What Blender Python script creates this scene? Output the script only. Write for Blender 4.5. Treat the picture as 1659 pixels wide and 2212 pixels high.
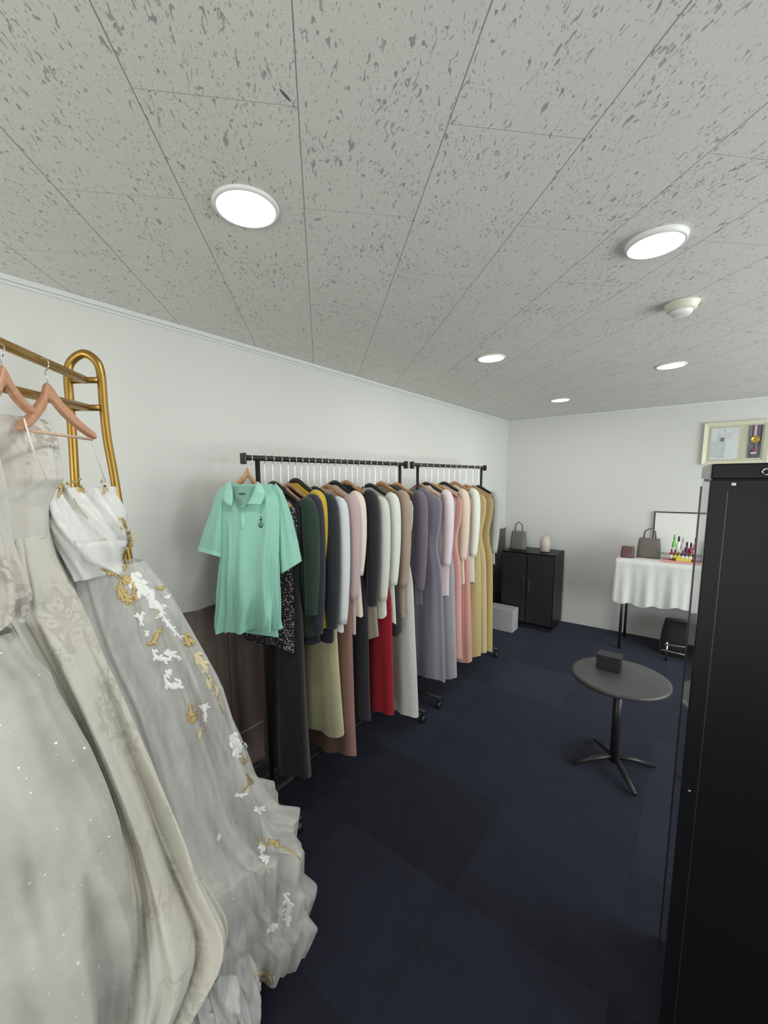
import bpy, bmesh, math, random
from mathutils import Vector, Matrix, noise
from mathutils.bvhtree import BVHTree

random.seed(7)
for o in list(bpy.data.objects):
    bpy.data.objects.remove(o)
SC = bpy.context.scene
COL = SC.collection
PI = math.pi

# ------------------------------------------------------------------ camera
W, H = 1659, 2212
FPX, CX, CY = 875.3, 815.2, 1148.8
HC = 1.75
CAM = Vector((1.946, 0.0, HC))
ZC = HC + 0.7163
_p, _r, _a = -0.1285, -0.0094, math.radians(38.284)
def _mv(v):
    n = (math.cos(_a), -math.sin(_a)); t = (math.sin(_a), math.cos(_a))
    return Vector((n[0]*v[0]+n[1]*v[1], t[0]*v[0]+t[1]*v[1], v[2]))
_f = Vector((0, math.cos(_p), math.sin(_p))); _u = Vector((0, -math.sin(_p), math.cos(_p))); _x = Vector((1, 0, 0))
XA = _mv(math.cos(_r)*_x + math.sin(_r)*_u); UA = _mv(-math.sin(_r)*_x + math.cos(_r)*_u); FA = _mv(_f)
cd = bpy.data.cameras.new('camera'); cam = bpy.data.objects.new('camera', cd); COL.objects.link(cam)
cd.sensor_fit = 'VERTICAL'; cd.sensor_height = 36.0; cd.lens = FPX/H*36.0
cd.shift_x = (W/2-CX)/H; cd.shift_y = (CY-H/2)/H
cd.clip_start = 0.02
mw = Matrix((XA, UA, -FA)).transposed().to_4x4(); mw.translation = CAM
cam.matrix_world = mw
SC.camera = cam

# ------------------------------------------------------------------ world, light, exposure
SC.view_settings.view_transform = 'Standard'; SC.view_settings.look = 'None'
SC.view_settings.gamma = 1.0; SC.view_settings.exposure = 0.12
SC.view_settings.use_curve_mapping = False
wd = bpy.data.worlds.new('sky'); SC.world = wd; wd.use_nodes = True
wd.node_tree.nodes['Background'].inputs[0].default_value = (0.80, 0.90, 1.0, 1)
wd.node_tree.nodes['Background'].inputs[1].default_value = 1.0
def area(name, loc, target, sx, sy, power, color):
    l = bpy.data.lights.new(name, 'AREA'); l.shape = 'RECTANGLE'; l.size = sx; l.size_y = sy
    l.energy = power; l.color = color
    o = bpy.data.objects.new(name, l); COL.objects.link(o); o.location = loc
    d = Vector(target)-Vector(loc); o.rotation_euler = d.to_track_quat('-Z', 'Y').to_euler()
    return o
area('daylight_right_window', (4.62, 2.5, 1.35), (0, 2.6, 2.15), 3.5, 1.5, 94, (0.95, 1.0, 0.97))
area('daylight_back_window', (1.9, -1.92, 1.35), (1.7, 2.0, 2.5), 3.2, 1.7, 43, (1.0, 0.975, 0.90))

# ------------------------------------------------------------------ pixel <-> room helpers
def ray(p): return XA*((p[0]-CX)/FPX) - UA*((p[1]-CY)/FPX) + FA
def atz(p, d): return CAM + ray(p)*d
def onz(p, z):
    d = ray(p); return CAM + d*((z-CAM.z)/d.z)
def onx(p, x):
    d = ray(p); return CAM + d*((x-CAM.x)/d.x)
def ony(p, y):
    d = ray(p); return CAM + d*((y-CAM.y)/d.y)
def lerp(a, b, t): return a+(b-a)*t
def pw(tab, v):
    """piecewise-linear table [(key,value),...] with rising keys"""
    if v <= tab[0][0]: return tab[0][1]
    for (a, x), (b, y) in zip(tab, tab[1:]):
        if v <= b: return x+(y-x)*(v-a)/(b-a)
    return tab[-1][1]
def sm(t): t = max(0, min(1, t)); return t*t*(3-2*t)

# ------------------------------------------------------------------ materials
def newmat(name):
    m = bpy.data.materials.new(name); m.use_nodes = True
    nt = m.node_tree; b = nt.nodes['Principled BSDF']; return m, nt, b
def N(nt, t, **kw):
    n = nt.nodes.new(t)
    for k, v in kw.items(): setattr(n, k, v)
    return n
def mth(nt, op, a, b=None, c=None, clamp=False):
    n = nt.nodes.new('ShaderNodeMath'); n.operation = op; n.use_clamp = clamp
    for i, v in enumerate((a, b, c)):
        if v is None: continue
        if isinstance(v, (int, float)): n.inputs[i].default_value = v
        else: nt.links.new(v, n.inputs[i])
    return n.outputs[0]
def rgb(c): return (c[0], c[1], c[2], 1)
def srgb(r, g, b):
    f = lambda v: (v/255/12.92) if v/255 <= .04045 else ((v/255+.055)/1.055)**2.4
    return (f(r), f(g), f(b))
def coords(nt, scale=(1, 1, 1), out='Object', rot=(0, 0, 0), loc=(0, 0, 0)):
    tc = N(nt, 'ShaderNodeTexCoord'); mp = N(nt, 'ShaderNodeMapping')
    mp.inputs['Scale'].default_value = scale; mp.inputs['Rotation'].default_value = rot; mp.inputs['Location'].default_value = loc
    nt.links.new(tc.outputs[out], mp.inputs['Vector']); return mp.outputs[0]
def ramp(nt, fac, stops, interp='LINEAR'):
    r = N(nt, 'ShaderNodeValToRGB'); r.color_ramp.interpolation = interp
    e = r.color_ramp.elements
    e[0].position, e[0].color = stops[0][0], rgb(stops[0][1]); e[1].position, e[1].color = stops[1][0], rgb(stops[1][1])
    for p, c in stops[2:]:
        k = e.new(p); k.color = rgb(c)
    nt.links.new(fac, r.inputs[0]); return r.outputs[0]
def noi(nt, vec, scale, detail=3, rough=.5, dist=0):
    n = N(nt, 'ShaderNodeTexNoise'); n.inputs['Scale'].default_value = scale; n.inputs['Detail'].default_value = detail
    n.inputs['Roughness'].default_value = rough; n.inputs['Distortion'].default_value = dist
    if vec is not None: nt.links.new(vec, n.inputs['Vector'])
    return n.outputs['Fac']
def mix(nt, fac, a, b, mode='MIX'):
    n = N(nt, 'ShaderNodeMix', data_type='RGBA', blend_type=mode)
    for s, v in ((0, fac), (6, a), (7, b)):
        if isinstance(v, (int, float)): n.inputs[s].default_value = v
        elif isinstance(v, tuple): n.inputs[s].default_value = rgb(v)
        else: nt.links.new(v, n.inputs[s])
    return n.outputs[2]
def bump(nt, b, h, strength=.3, dist=.01):
    n = N(nt, 'ShaderNodeBump'); n.inputs['Strength'].default_value = strength; n.inputs['Distance'].default_value = dist
    nt.links.new(h, n.inputs['Height']); nt.links.new(n.outputs[0], b.inputs['Normal'])
def plain(name, col, rough=.5, metal=0, var=.08, scale=30, bmp=0, sheen=0, spec=None, emit=0):
    m, nt, b = newmat(name)
    v = coords(nt)
    n = noi(nt, v, scale, 4)
    c = mix(nt, n, tuple(x*(1-var) for x in col), tuple(min(1, x*(1+var)) for x in col))
    nt.links.new(c, b.inputs['Base Color'])
    b.inputs['Roughness'].default_value = rough; b.inputs['Metallic'].default_value = metal
    if sheen: b.inputs['Sheen Weight'].default_value = sheen
    if spec is not None: b.inputs['Specular IOR Level'].default_value = spec
    if bmp: bump(nt, b, n, bmp)
    if emit:
        b.inputs['Emission Color'].default_value = (1, 1, 1, 1); b.inputs['Emission Strength'].default_value = emit
    return m

def mat_ceiling():
    m, nt, b = newmat('ceiling_tile')
    g = N(nt, 'ShaderNodeNewGeometry'); s = N(nt, 'ShaderNodeSeparateXYZ'); nt.links.new(g.outputs['Position'], s.inputs[0])
    x, y = s.outputs[0], s.outputs[1]
    u = mth(nt, 'ADD', mth(nt, 'MULTIPLY', mth(nt, 'SUBTRACT', x, CAM.x), .693), mth(nt, 'MULTIPLY', y, .721))
    u = mth(nt, 'ADD', u, .62354)
    v = mth(nt, 'ADD', mth(nt, 'MULTIPLY', mth(nt, 'SUBTRACT', x, CAM.x), -.721), mth(nt, 'MULTIPLY', y, .693))
    v = mth(nt, 'SUBTRACT', v, .89523)
    us = mth(nt, 'DIVIDE', u, .3); strip = mth(nt, 'FLOOR', us)
    fu = mth(nt, 'ABSOLUTE', mth(nt, 'SUBTRACT', mth(nt, 'FRACT', mth(nt, 'ADD', us, .5)), .5))
    du = mth(nt, 'MULTIPLY', fu, .3)
    par = mth(nt, 'MULTIPLY', mth(nt, 'FRACT', mth(nt, 'MULTIPLY', strip, .5)), 2.0)   # 0 even, 1 odd
    vs = mth(nt, 'ADD', mth(nt, 'DIVIDE', v, .6), mth(nt, 'MULTIPLY', mth(nt, 'SUBTRACT', 1.0, par), .5))
    fv = mth(nt, 'ABSOLUTE', mth(nt, 'SUBTRACT', mth(nt, 'FRACT', mth(nt, 'ADD', vs, .5)), .5))
    dv = mth(nt, 'MULTIPLY', fv, .6)
    su = mth(nt, 'SUBTRACT', 1.0, mth(nt, 'DIVIDE', du, .0019, clamp=True), clamp=True)
    sv = mth(nt, 'SUBTRACT', 1.0, mth(nt, 'DIVIDE', dv, .0016, clamp=True), clamp=True)
    # fissures, longer along the tile; the pits' shade is painted into their colour
    cmb = N(nt, 'ShaderNodeCombineXYZ'); nt.links.new(u, cmb.inputs[0]); nt.links.new(v, cmb.inputs[1]); nt.links.new(strip, cmb.inputs[2])
    def st(sx, sy, sz=3.7):
        mp = N(nt, 'ShaderNodeMapping'); mp.inputs['Scale'].default_value = (sx, sy, sz); nt.links.new(cmb.outputs[0], mp.inputs[0]); return mp.outputs[0]
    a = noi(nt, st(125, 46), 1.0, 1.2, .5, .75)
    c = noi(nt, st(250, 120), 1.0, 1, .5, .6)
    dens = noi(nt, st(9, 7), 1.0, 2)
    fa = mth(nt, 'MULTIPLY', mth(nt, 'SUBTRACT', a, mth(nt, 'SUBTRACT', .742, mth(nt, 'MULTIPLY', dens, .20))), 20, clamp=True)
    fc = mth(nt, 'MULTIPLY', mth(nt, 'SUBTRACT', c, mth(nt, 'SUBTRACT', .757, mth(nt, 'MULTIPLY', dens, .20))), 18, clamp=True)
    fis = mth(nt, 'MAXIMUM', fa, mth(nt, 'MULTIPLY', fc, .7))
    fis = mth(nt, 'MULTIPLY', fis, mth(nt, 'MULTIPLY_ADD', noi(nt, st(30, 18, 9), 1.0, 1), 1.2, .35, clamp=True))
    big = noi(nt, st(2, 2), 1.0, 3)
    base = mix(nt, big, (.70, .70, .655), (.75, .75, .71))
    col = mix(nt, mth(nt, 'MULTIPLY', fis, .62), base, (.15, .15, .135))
    col = mix(nt, mth(nt, 'MULTIPLY', sv, .5), col, (.22, .22, .2))
    col = mix(nt, mth(nt, 'MULTIPLY', su, .9), col, (.12, .12, .11))
    ga, gb = onz((604, 192), ZC), onz((628, 220), ZC); gm = (ga+gb)/2; gd = (gb-ga); gl_ = gd.length/2; gd.normalize()
    X_ = mth(nt, 'SUBTRACT', x, gm.x); Y_ = mth(nt, 'SUBTRACT', y, gm.y)
    al = mth(nt, 'DIVIDE', mth(nt, 'ADD', mth(nt, 'MULTIPLY', X_, gd.x), mth(nt, 'MULTIPLY', Y_, gd.y)), gl_)
    ac = mth(nt, 'DIVIDE', mth(nt, 'SUBTRACT', mth(nt, 'MULTIPLY', X_, gd.y), mth(nt, 'MULTIPLY', Y_, gd.x)), .0032)
    gash = mth(nt, 'LESS_THAN', mth(nt, 'ADD', mth(nt, 'MULTIPLY', al, al), mth(nt, 'MULTIPLY', ac, ac)), 1.0)
    col = mix(nt, mth(nt, 'MULTIPLY', gash, .85), col, (.05, .05, .05))
    nt.links.new(col, b.inputs['Base Color']); b.inputs['Roughness'].default_value = .9
    hgt = mth(nt, 'SUBTRACT', mth(nt, 'MULTIPLY', noi(nt, st(220, 220), 1.0, 2), .12), mth(nt, 'ADD', fis, mth(nt, 'ADD', su, mth(nt, 'MULTIPLY', sv, .5))))
    bump(nt, b, hgt, .5, .002)
    return m
def mat_carpet():
    m, nt, b = newmat('carpet_tile')
    g = N(nt, 'ShaderNodeNewGeometry'); s = N(nt, 'ShaderNodeSeparateXYZ'); nt.links.new(g.outputs['Position'], s.inputs[0])
    wv = mth(nt, 'MULTIPLY', mth(nt, 'SUBTRACT', noi(nt, g.outputs['Position'], 9, 3), .5), .02)
    x = mth(nt, 'DIVIDE', mth(nt, 'ADD', mth(nt, 'SUBTRACT', s.outputs[0], .648), wv), .592)
    y = mth(nt, 'DIVIDE', mth(nt, 'ADD', mth(nt, 'SUBTRACT', s.outputs[1], .79), wv), .59)
    cx = mth(nt, 'FLOOR', x); cy = mth(nt, 'FLOOR', y)
    cmb = N(nt, 'ShaderNodeCombineXYZ'); nt.links.new(cx, cmb.inputs[0]); nt.links.new(cy, cmb.inputs[1])
    wn = N(nt, 'ShaderNodeTexWhiteNoise'); wn.noise_dimensions = '2D'; nt.links.new(cmb.outputs[0], wn.inputs['Vector'])
    dx = mth(nt, 'ABSOLUTE', mth(nt, 'SUBTRACT', mth(nt, 'FRACT', mth(nt, 'ADD', x, .5)), .5))
    dy = mth(nt, 'ABSOLUTE', mth(nt, 'SUBTRACT', mth(nt, 'FRACT', mth(nt, 'ADD', y, .5)), .5))
    d = mth(nt, 'MINIMUM', dx, dy)
    seam = mth(nt, 'SUBTRACT', 1.0, mth(nt, 'DIVIDE', d, .007, clamp=True), clamp=True)
    seam = mth(nt, 'MULTIPLY', seam, mth(nt, 'MULTIPLY_ADD', noi(nt, g.outputs['Position'], 6, 2), 2.0, -.6, clamp=True))
    blotch = noi(nt, g.outputs['Position'], 5, 5, .65)
    fine = noi(nt, g.outputs['Position'], 420, 2)
    val = mth(nt, 'ADD', mth(nt, 'ADD', mth(nt, 'MULTIPLY', wn.outputs[0], .42), mth(nt, 'MULTIPLY', blotch, .55)), mth(nt, 'MULTIPLY', fine, .45))
    c = ramp(nt, val, [(.3, (.006, .0068, .0115)), (1.15, (.021, .0225, .035))])
    c = mix(nt, seam, c, (.006, .007, .011))
    nt.links.new(c, b.inputs['Base Color']); b.inputs['Roughness'].default_value = .97
    b.inputs['Specular IOR Level'].default_value = .15
    b.inputs['Sheen Weight'].default_value = .2; b.inputs['Sheen Roughness'].default_value = .4; b.inputs['Sheen Tint'].default_value = (.55, .62, .85, 1)
    bump(nt, b, mth(nt, 'SUBTRACT', fine, seam), .6, .003)
    return m
def mat_wall(name, col):
    m, nt, b = newmat(name)
    v = coords(nt)
    n1 = noi(nt, v, 1.3, 4); n2 = noi(nt, v, 160, 2)
    c = mix(nt, n1, tuple(x*.965 for x in col), tuple(min(1, x*1.03) for x in col))
    spot = mth(nt, 'MULTIPLY', mth(nt, 'SUBTRACT', noi(nt, coords(nt, (1, 1, 2.2)), 7.5, 1), .80), 14, clamp=True)
    c = mix(nt, mth(nt, 'MULTIPLY', spot, .3), c, (.35, .34, .3))
    nt.links.new(c, b.inputs['Base Color']); b.inputs['Roughness'].default_value = .62
    bump(nt, b, n2, .08, .002); return m
def mat_wood(name, c1, c2, scale=(30, 30, 1.6), rough=.5, board=None, axis=1):
    m, nt, b = newmat(name)
    v = coords(nt, scale)
    n = noi(nt, v, 1.0, 5, .6, .6)
    c = ramp(nt, n, [(.3, c1), (.72, c2)])
    if board:
        g = N(nt, 'ShaderNodeNewGeometry'); s = N(nt, 'ShaderNodeSeparateXYZ'); nt.links.new(g.outputs['Position'], s.inputs[0])
        f = mth(nt, 'FRACT', mth(nt, 'DIVIDE', mth(nt, 'SUBTRACT', s.outputs[axis], board[1]), board[0]))
        l = mth(nt, 'LESS_THAN', f, .006/board[0])
        c = mix(nt, mth(nt, 'MULTIPLY', l, .7), c, tuple(x*.25 for x in c1))
    nt.links.new(c, b.inputs['Base Color']); b.inputs['Roughness'].default_value = rough
    bump(nt, b, n, .1, .002); return m
def mat_cloth(name, col, rough=.85, var=.06, weave=500, sheen=.25, spec=.3):
    m, nt, b = newmat(name)
    v = coords(nt)
    n = noi(nt, v, 14, 4); w = noi(nt, v, weave, 1)
    c = mix(nt, n, tuple(x*(1-var) for x in col), tuple(min(1, x*(1+var)) for x in col))
    nt.links.new(c, b.inputs['Base Color']); b.inputs['Roughness'].default_value = rough
    b.inputs['Sheen Weight'].default_value = sheen; b.inputs['Specular IOR Level'].default_value = spec
    bump(nt, b, mth(nt, 'ADD', mth(nt, 'MULTIPLY', n, 4.0), mth(nt, 'MULTIPLY', w, .4)), .25, .004); return m
def mat_tulle(name='sparkle_tulle'):
    m, nt, b = newmat(name)
    v = coords(nt)
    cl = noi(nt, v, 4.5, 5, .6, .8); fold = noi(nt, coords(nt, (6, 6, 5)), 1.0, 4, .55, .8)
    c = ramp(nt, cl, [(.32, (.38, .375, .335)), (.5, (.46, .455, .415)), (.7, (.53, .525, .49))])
    vo = N(nt, 'ShaderNodeTexVoronoi'); vo.inputs['Scale'].default_value = 80; nt.links.new(v, vo.inputs['Vector'])
    sep = N(nt, 'ShaderNodeSeparateColor'); nt.links.new(vo.outputs['Color'], sep.inputs[0])
    pick = mth(nt, 'GREATER_THAN', sep.outputs[0], .60)
    dot = mth(nt, 'LESS_THAN', vo.outputs['Distance'], mth(nt, 'MULTIPLY', sep.outputs[1], .24))
    patch = mth(nt, 'GREATER_THAN', noi(nt, v, 9, 2), .45)
    gl = mth(nt, 'MULTIPLY', mth(nt, 'MULTIPLY', pick, dot), patch)
    c = mix(nt, gl, c, (1, 1, .98))
    nt.links.new(c, b.inputs['Base Color'])
    nt.links.new(mth(nt, 'MULTIPLY', gl, .3), b.inputs['Metallic'])
    nt.links.new(mth(nt, 'SUBTRACT', .85, mth(nt, 'MULTIPLY', gl, .6)), b.inputs['Roughness'])
    b.inputs['Sheen Weight'].default_value = .4
    bump(nt, b, mth(nt, 'ADD', mth(nt, 'ADD', mth(nt, 'MULTIPLY', fold, 1.0), mth(nt, 'MULTIPLY', noi(nt, v, 320, 2), .03)), mth(nt, 'MULTIPLY', gl, .1)), .4, .02)
    return m
def mat_lace(name, light, dark, amount=.6, uvs=(1, 1, 1)):
    m, nt, b = newmat(name)
    v = coords(nt)
    warp = N(nt, 'ShaderNodeTexNoise'); warp.inputs['Scale'].default_value = 26; nt.links.new(v, warp.inputs['Vector'])
    mx = mix(nt, .045, v, warp.outputs['Color'])
    vo = N(nt, 'ShaderNodeTexVoronoi', feature='SMOOTH_F1'); vo.inputs['Scale'].default_value = 34; nt.links.new(mx, vo.inputs['Vector'])
    petal = mth(nt, 'SINE', mth(nt, 'MULTIPLY', vo.outputs['Distance'], 16))
    petal = mth(nt, 'MULTIPLY_ADD', petal, 1.6, .4, clamp=True)
    region = mth(nt, 'MULTIPLY', mth(nt, 'SUBTRACT', noi(nt, v, 6.5, 3, .6), .47), 9, clamp=True)
    pat = mth(nt, 'MULTIPLY', mth(nt, 'MULTIPLY', petal, region), amount)
    broad = noi(nt, coords(nt, (8, 8, 1.2)), 1.0, 3)
    c = mix(nt, mth(nt, 'MULTIPLY', pat, 1.0), light, dark)
    c = mix(nt, mth(nt, 'MULTIPLY', mth(nt, 'SUBTRACT', broad, .42, clamp=True), .9), c, (.70, .59, .47))
    nt.links.new(c, b.inputs['Base Color']); b.inputs['Roughness'].default_value = .8
    b.inputs['Sheen Weight'].default_value = .3
    fold = noi(nt, coords(nt, (30, 30, 4)), 1.0, 4, .6, .8)
    bump(nt, b, mth(nt, 'SUBTRACT', mth(nt, 'ADD', mth(nt, 'MULTIPLY', fold, 1.6), mth(nt, 'MULTIPLY', noi(nt, v, 300, 2), .08)), mth(nt, 'MULTIPLY', pat, .5)), .35, .008)
    return m
def mat_satin():
    m, nt, b = newmat('white_satin')
    v = coords(nt, (14, 14, 5), rot=(.5, .4, .6)); n = noi(nt, v, 1.0, 3, .5, 1.2)
    c = mix(nt, n, (.70, .70, .68), (.78, .785, .78)); nt.links.new(c, b.inputs['Base Color'])
    b.inputs['Roughness'].default_value = .42; b.inputs['Sheen Weight'].default_value = .3
    bump(nt, b, n, .55, .02); return m
def mat_sheer(name, col, op=.7, folds=(26, 26, 3)):
    m, nt, b = newmat(name)
    v = coords(nt, folds); n = noi(nt, v, 1.0, 4, .6, .8)
    c = mix(nt, n, tuple(x*.93 for x in col), tuple(min(1, x*1.04) for x in col)); nt.links.new(c, b.inputs['Base Color'])
    b.inputs['Roughness'].default_value = .55; b.inputs['Sheen Weight'].default_value = .4
    nt.links.new(mth(nt, 'MULTIPLY_ADD', n, .5, op-.25, clamp=True), b.inputs['Alpha'])
    bump(nt, b, n, .4, .01); return m
def mat_sequin():
    m, nt, b = newmat('black_sequins')
    v = coords(nt); vo = N(nt, 'ShaderNodeTexVoronoi'); vo.inputs['Scale'].default_value = 210; nt.links.new(v, vo.inputs['Vector'])
    sep = N(nt, 'ShaderNodeSeparateColor'); nt.links.new(vo.outputs['Color'], sep.inputs[0])
    p = mth(nt, 'GREATER_THAN', sep.outputs[0], .86)
    c = mix(nt, p, (.012, .012, .014), (.8, .74, .78)); c2 = mix(nt, mth(nt, 'MULTIPLY', mth(nt, 'MULTIPLY', p, sep.outputs[2]), .5), c, (.8, .4, .55))
    nt.links.new(c2, b.inputs['Base Color']); b.inputs['Roughness'].default_value = .3; nt.links.new(mth(nt, 'MULTIPLY', p, .6), b.inputs['Metallic'])
    bump(nt, b, vo.outputs['Distance'], 1.0, .006); return m

M = {}
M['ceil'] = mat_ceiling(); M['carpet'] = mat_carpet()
M['wall'] = mat_wall('white_wall_paint', (.69, .695, .66)); M['wallfar'] = mat_wall('far_wall_paint', (.685, .69, .665))
M['wains'] = mat_wood('dark_brown_panel', (.13, .096, .084), (.22, .165, .143), (26, 26, 1.3), .55, board=(.42, .717))
M['plank'] = mat_wood('brown_plank', (.035, .026, .021), (.075, .055, .045), (3, 40, 40), .5)
M['trim'] = plain('white_trim', (.72, .73, .72), .45, var=.02)
M['groove'] = plain('pale_strip', (.55, .53, .5), .4, var=.02)
M['gold'] = plain('antique_gold_metal', (.42, .255, .065), .34, .92, .12, 8)
M['chrome'] = plain('chrome', (.75, .75, .75), .15, 1, .02)
M['beech'] = mat_wood('beech_wood', (.42, .21, .12), (.58, .32, .19), (8, 60, 60), .42)
M['beechlight'] = mat_wood('pale_beech_rod', (.58, .38, .26), (.68, .48, .35), (8, 60, 60), .45)
M['hangerwood'] = mat_wood('hanger_wood', (.40, .22, .10), (.55, .33, .17), (40, 8, 60), .45)
M['black'] = plain('black_metal', (.022, .022, .024), .4, .3, .1)
M['blackplastic'] = plain('black_plastic', (.018, .018, .02), .35, 0, .1)
M['cab'] = plain('black_enamel', (.006, .0065, .0072), .38, 0, .08, 4, spec=.16)
M['cabgloss'] = plain('glossy_black_side', (.02, .021, .023), .06, 0, .05, spec=.8)
M['cabgrey'] = plain('grey_edge', (.30, .305, .30), .4, 0, .04)
M['white'] = plain('white_plastic', (.80, .80, .77), .4, 0, .02)
M['ivory'] = plain('aged_white_plastic', (.74, .73, .62), .4, 0, .02)
M['emit'] = plain('lamp_diffuser', (1, 1, 1), .4, 0, 0, emit=9)
M['tulle'] = mat_tulle()
M['lace'] = mat_lace('ivory_lace', (.67, .665, .59), (.46, .44, .375), .6)
M['lacepink'] = mat_lace('blush_lace', (.62, .605, .55), (.42, .38, .34), .9)
M['satin'] = mat_satin()
M['organza'] = mat_sheer('organza', (.70, .70, .665), .52)
M['netting'] = mat_sheer('tulle_netting', (.66, .66, .65), .8)
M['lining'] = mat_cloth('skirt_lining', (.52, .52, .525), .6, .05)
M['goldemb'] = plain('gold_embroidery', (.58, .45, .20), .38, .35, .25, 160, bmp=.3)
M['palegold'] = plain('pale_gold_embroidery', (.70, .61, .40), .45, .15, .2, 160, bmp=.3)
M['whiteemb'] = plain('white_embroidery', (.88, .88, .88), .5, 0, .03, 120, bmp=.3)
M['mint'] = mat_cloth('mint_pique', (.31, .62, .50), .85, .05, 700)
M['mintlight'] = mat_cloth('mint_trim', (.35, .68, .56), .8, .04, 700)
M['sequin'] = mat_sequin()
M['ribbon'] = plain('white_ribbon', (.85, .85, .82), .5)
M['inkblack'] = plain('black_thread', (.015, .02, .02), .7)
M['inkgrey'] = plain('grey_print', (.16, .26, .23), .8)

# ------------------------------------------------------------------ object helpers
def mesh_obj(name, verts, faces, mat, parent=None, smooth=True, mats=None, midx=None):
    me = bpy.data.meshes.new(name); me.from_pydata([tuple(v) for v in verts], [], faces); me.update()
    bm = bmesh.new(); bm.from_mesh(me); bmesh.ops.recalc_face_normals(bm, faces=bm.faces); bm.to_mesh(me); bm.free()
    for mm in (mats or [mat]): me.materials.append(mm)
    if midx:
        for p, i in zip(me.polygons, midx): p.material_index = i
    if smooth:
        for p in me.polygons: p.use_smooth = True
    o = bpy.data.objects.new(name, me); COL.objects.link(o)
    if parent is not None:
        o.parent = parent; o.matrix_parent_inverse = Matrix.Identity(4)
        if parent.type == 'EMPTY' or True:
            pw_ = parent.matrix_world if parent.parent is None else None
    return o
class MB:
    """collects shapes (room coordinates minus an origin) into one mesh"""
    def __init__(self, origin=(0, 0, 0)): self.v = []; self.f = []; self.o = Vector(origin)
    def add(self, vs, fs):
        k = len(self.v); self.v += [Vector(v)-self.o for v in vs]; self.f += [tuple(i+k for i in f) for f in fs]; return self
    def box(self, a, b, M4=None):
        vs = [Vector((x, y, z)) for x in (a[0], b[0]) for y in (a[1], b[1]) for z in (a[2], b[2])]
        if M4 is not None: vs = [M4 @ v for v in vs]
        return self.add(vs, [(0, 1, 3, 2), (4, 6, 7, 5), (0, 4, 5, 1), (2, 3, 7, 6), (0, 2, 6, 4), (1, 5, 7, 3)])
    def tube(self, pts, r, n=10, flat=None, caps=True):
        pts = [Vector(p) for p in pts]; vs = []; fs = []
        rs = r if isinstance(r, (list, tuple)) else [r]*len(pts)
        up = None
        for i, p in enumerate(pts):
            t = (pts[min(i+1, len(pts)-1)]-pts[max(i-1, 0)])
            if t.length < 1e-9: t = Vector((0, 0, 1))
            t.normalize()
            if up is None:
                up = Vector((0, 0, 1)) if abs(t.z) < .9 else Vector((1, 0, 0))
            s = t.cross(up)
            if s.length < 1e-5: s = t.cross(Vector((0, 1, 0)))
            s.normalize(); up = s.cross(t).normalized()
            for k in range(n):
                a = 2*PI*k/n; fx = 1 if flat is None else flat
                vs.append(p+s*math.cos(a)*rs[i]+up*math.sin(a)*rs[i]*fx)
        for i in range(len(pts)-1):
            for k in range(n):
                fs.append((i*n+k, i*n+(k+1) % n, (i+1)*n+(k+1) % n, (i+1)*n+k))
        if caps:
            fs.append(tuple(range(n))[::-1]); fs.append(tuple(range((len(pts)-1)*n, len(pts)*n)))
        return self.add(vs, fs)
    def lathe(self, c, prof, n=24, axis='z', M4=None):
        vs = []; fs = []
        for r, z in prof:
            for k in range(n):
                a = 2*PI*k/n; v = Vector((r*math.cos(a), r*math.sin(a), z))
                if M4 is not None: v = M4 @ v
                vs.append(Vector(c)+v)
        for i in range(len(prof)-1):
            for k in range(n):
                fs.append((i*n+k, i*n+(k+1) % n, (i+1)*n+(k+1) % n, (i+1)*n+k))
        fs.append(tuple(range(n))[::-1]); fs.append(tuple(range((len(prof)-1)*n, len(prof)*n)))
        return self.add(vs, fs)
    def build(self, name, mat, parent=None, smooth=True, bevel=0):
        o = mesh_obj(name, self.v, self.f, mat, parent, smooth)
        if bevel:
            b = o.modifiers.new('bevel', 'BEVEL'); b.width = bevel; b.segments = 2; b.limit_method = 'ANGLE'
        return o
def tag(o, label, cat, group=None):
    o['label'] = label; o['category'] = cat
    if group: o['group'] = group
    return o
def thing(name, label, cat, loc=(0, 0, 0), rz=0, group=None):
    o = bpy.data.objects.new(name, None); o.empty_display_size = .05; COL.objects.link(o)
    o.location = loc; o.rotation_euler = (0, 0, rz); return tag(o, label, cat, group)
def struct(o): o['kind'] = 'structure'; return o
def smooth_path(pts, per=8):
    pts = [Vector(p) for p in pts]; out = []
    for i in range(len(pts)-1):
        p0 = pts[max(i-1, 0)]; p1 = pts[i]; p2 = pts[i+1]; p3 = pts[min(i+2, len(pts)-1)]
        for k in range(per):
            t = k/per
            out.append(.5*((2*p1)+(-p0+p2)*t+(2*p0-5*p1+4*p2-p3)*t*t+(-p0+3*p1-3*p2+p3)*t**3))
    out.append(pts[-1]); return out

# ------------------------------------------------------------------ THE SETTING
XR, YB = 4.7, -2.0
def yfar(x): return 5.155+.024*x
def slab(name, pts_in, thick, mat):
    """quad polygon given by 4 points on the room side, extruded outward by vector thick"""
    vs = [Vector(p) for p in pts_in]; t = Vector(thick); vs2 = [v+t for v in vs]
    return struct(mesh_obj(name, vs+vs2, [(0, 1, 2, 3), (7, 6, 5, 4), (0, 4, 5, 1), (1, 5, 6, 2), (2, 6, 7, 3), (3, 7, 4, 0)], mat, smooth=False))
slab('floor', [(-.1, YB-.1, 0), (XR+.1, YB-.1, 0), (XR+.1, 5.5, 0), (-.1, 5.5, 0)], (0, 0, -.1), M['carpet'])
slab('ceiling', [(-.1, YB-.1, ZC), (XR+.1, YB-.1, ZC), (XR+.1, 5.5, ZC), (-.1, 5.5, ZC)], (0, 0, .1), M['ceil'])
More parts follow.
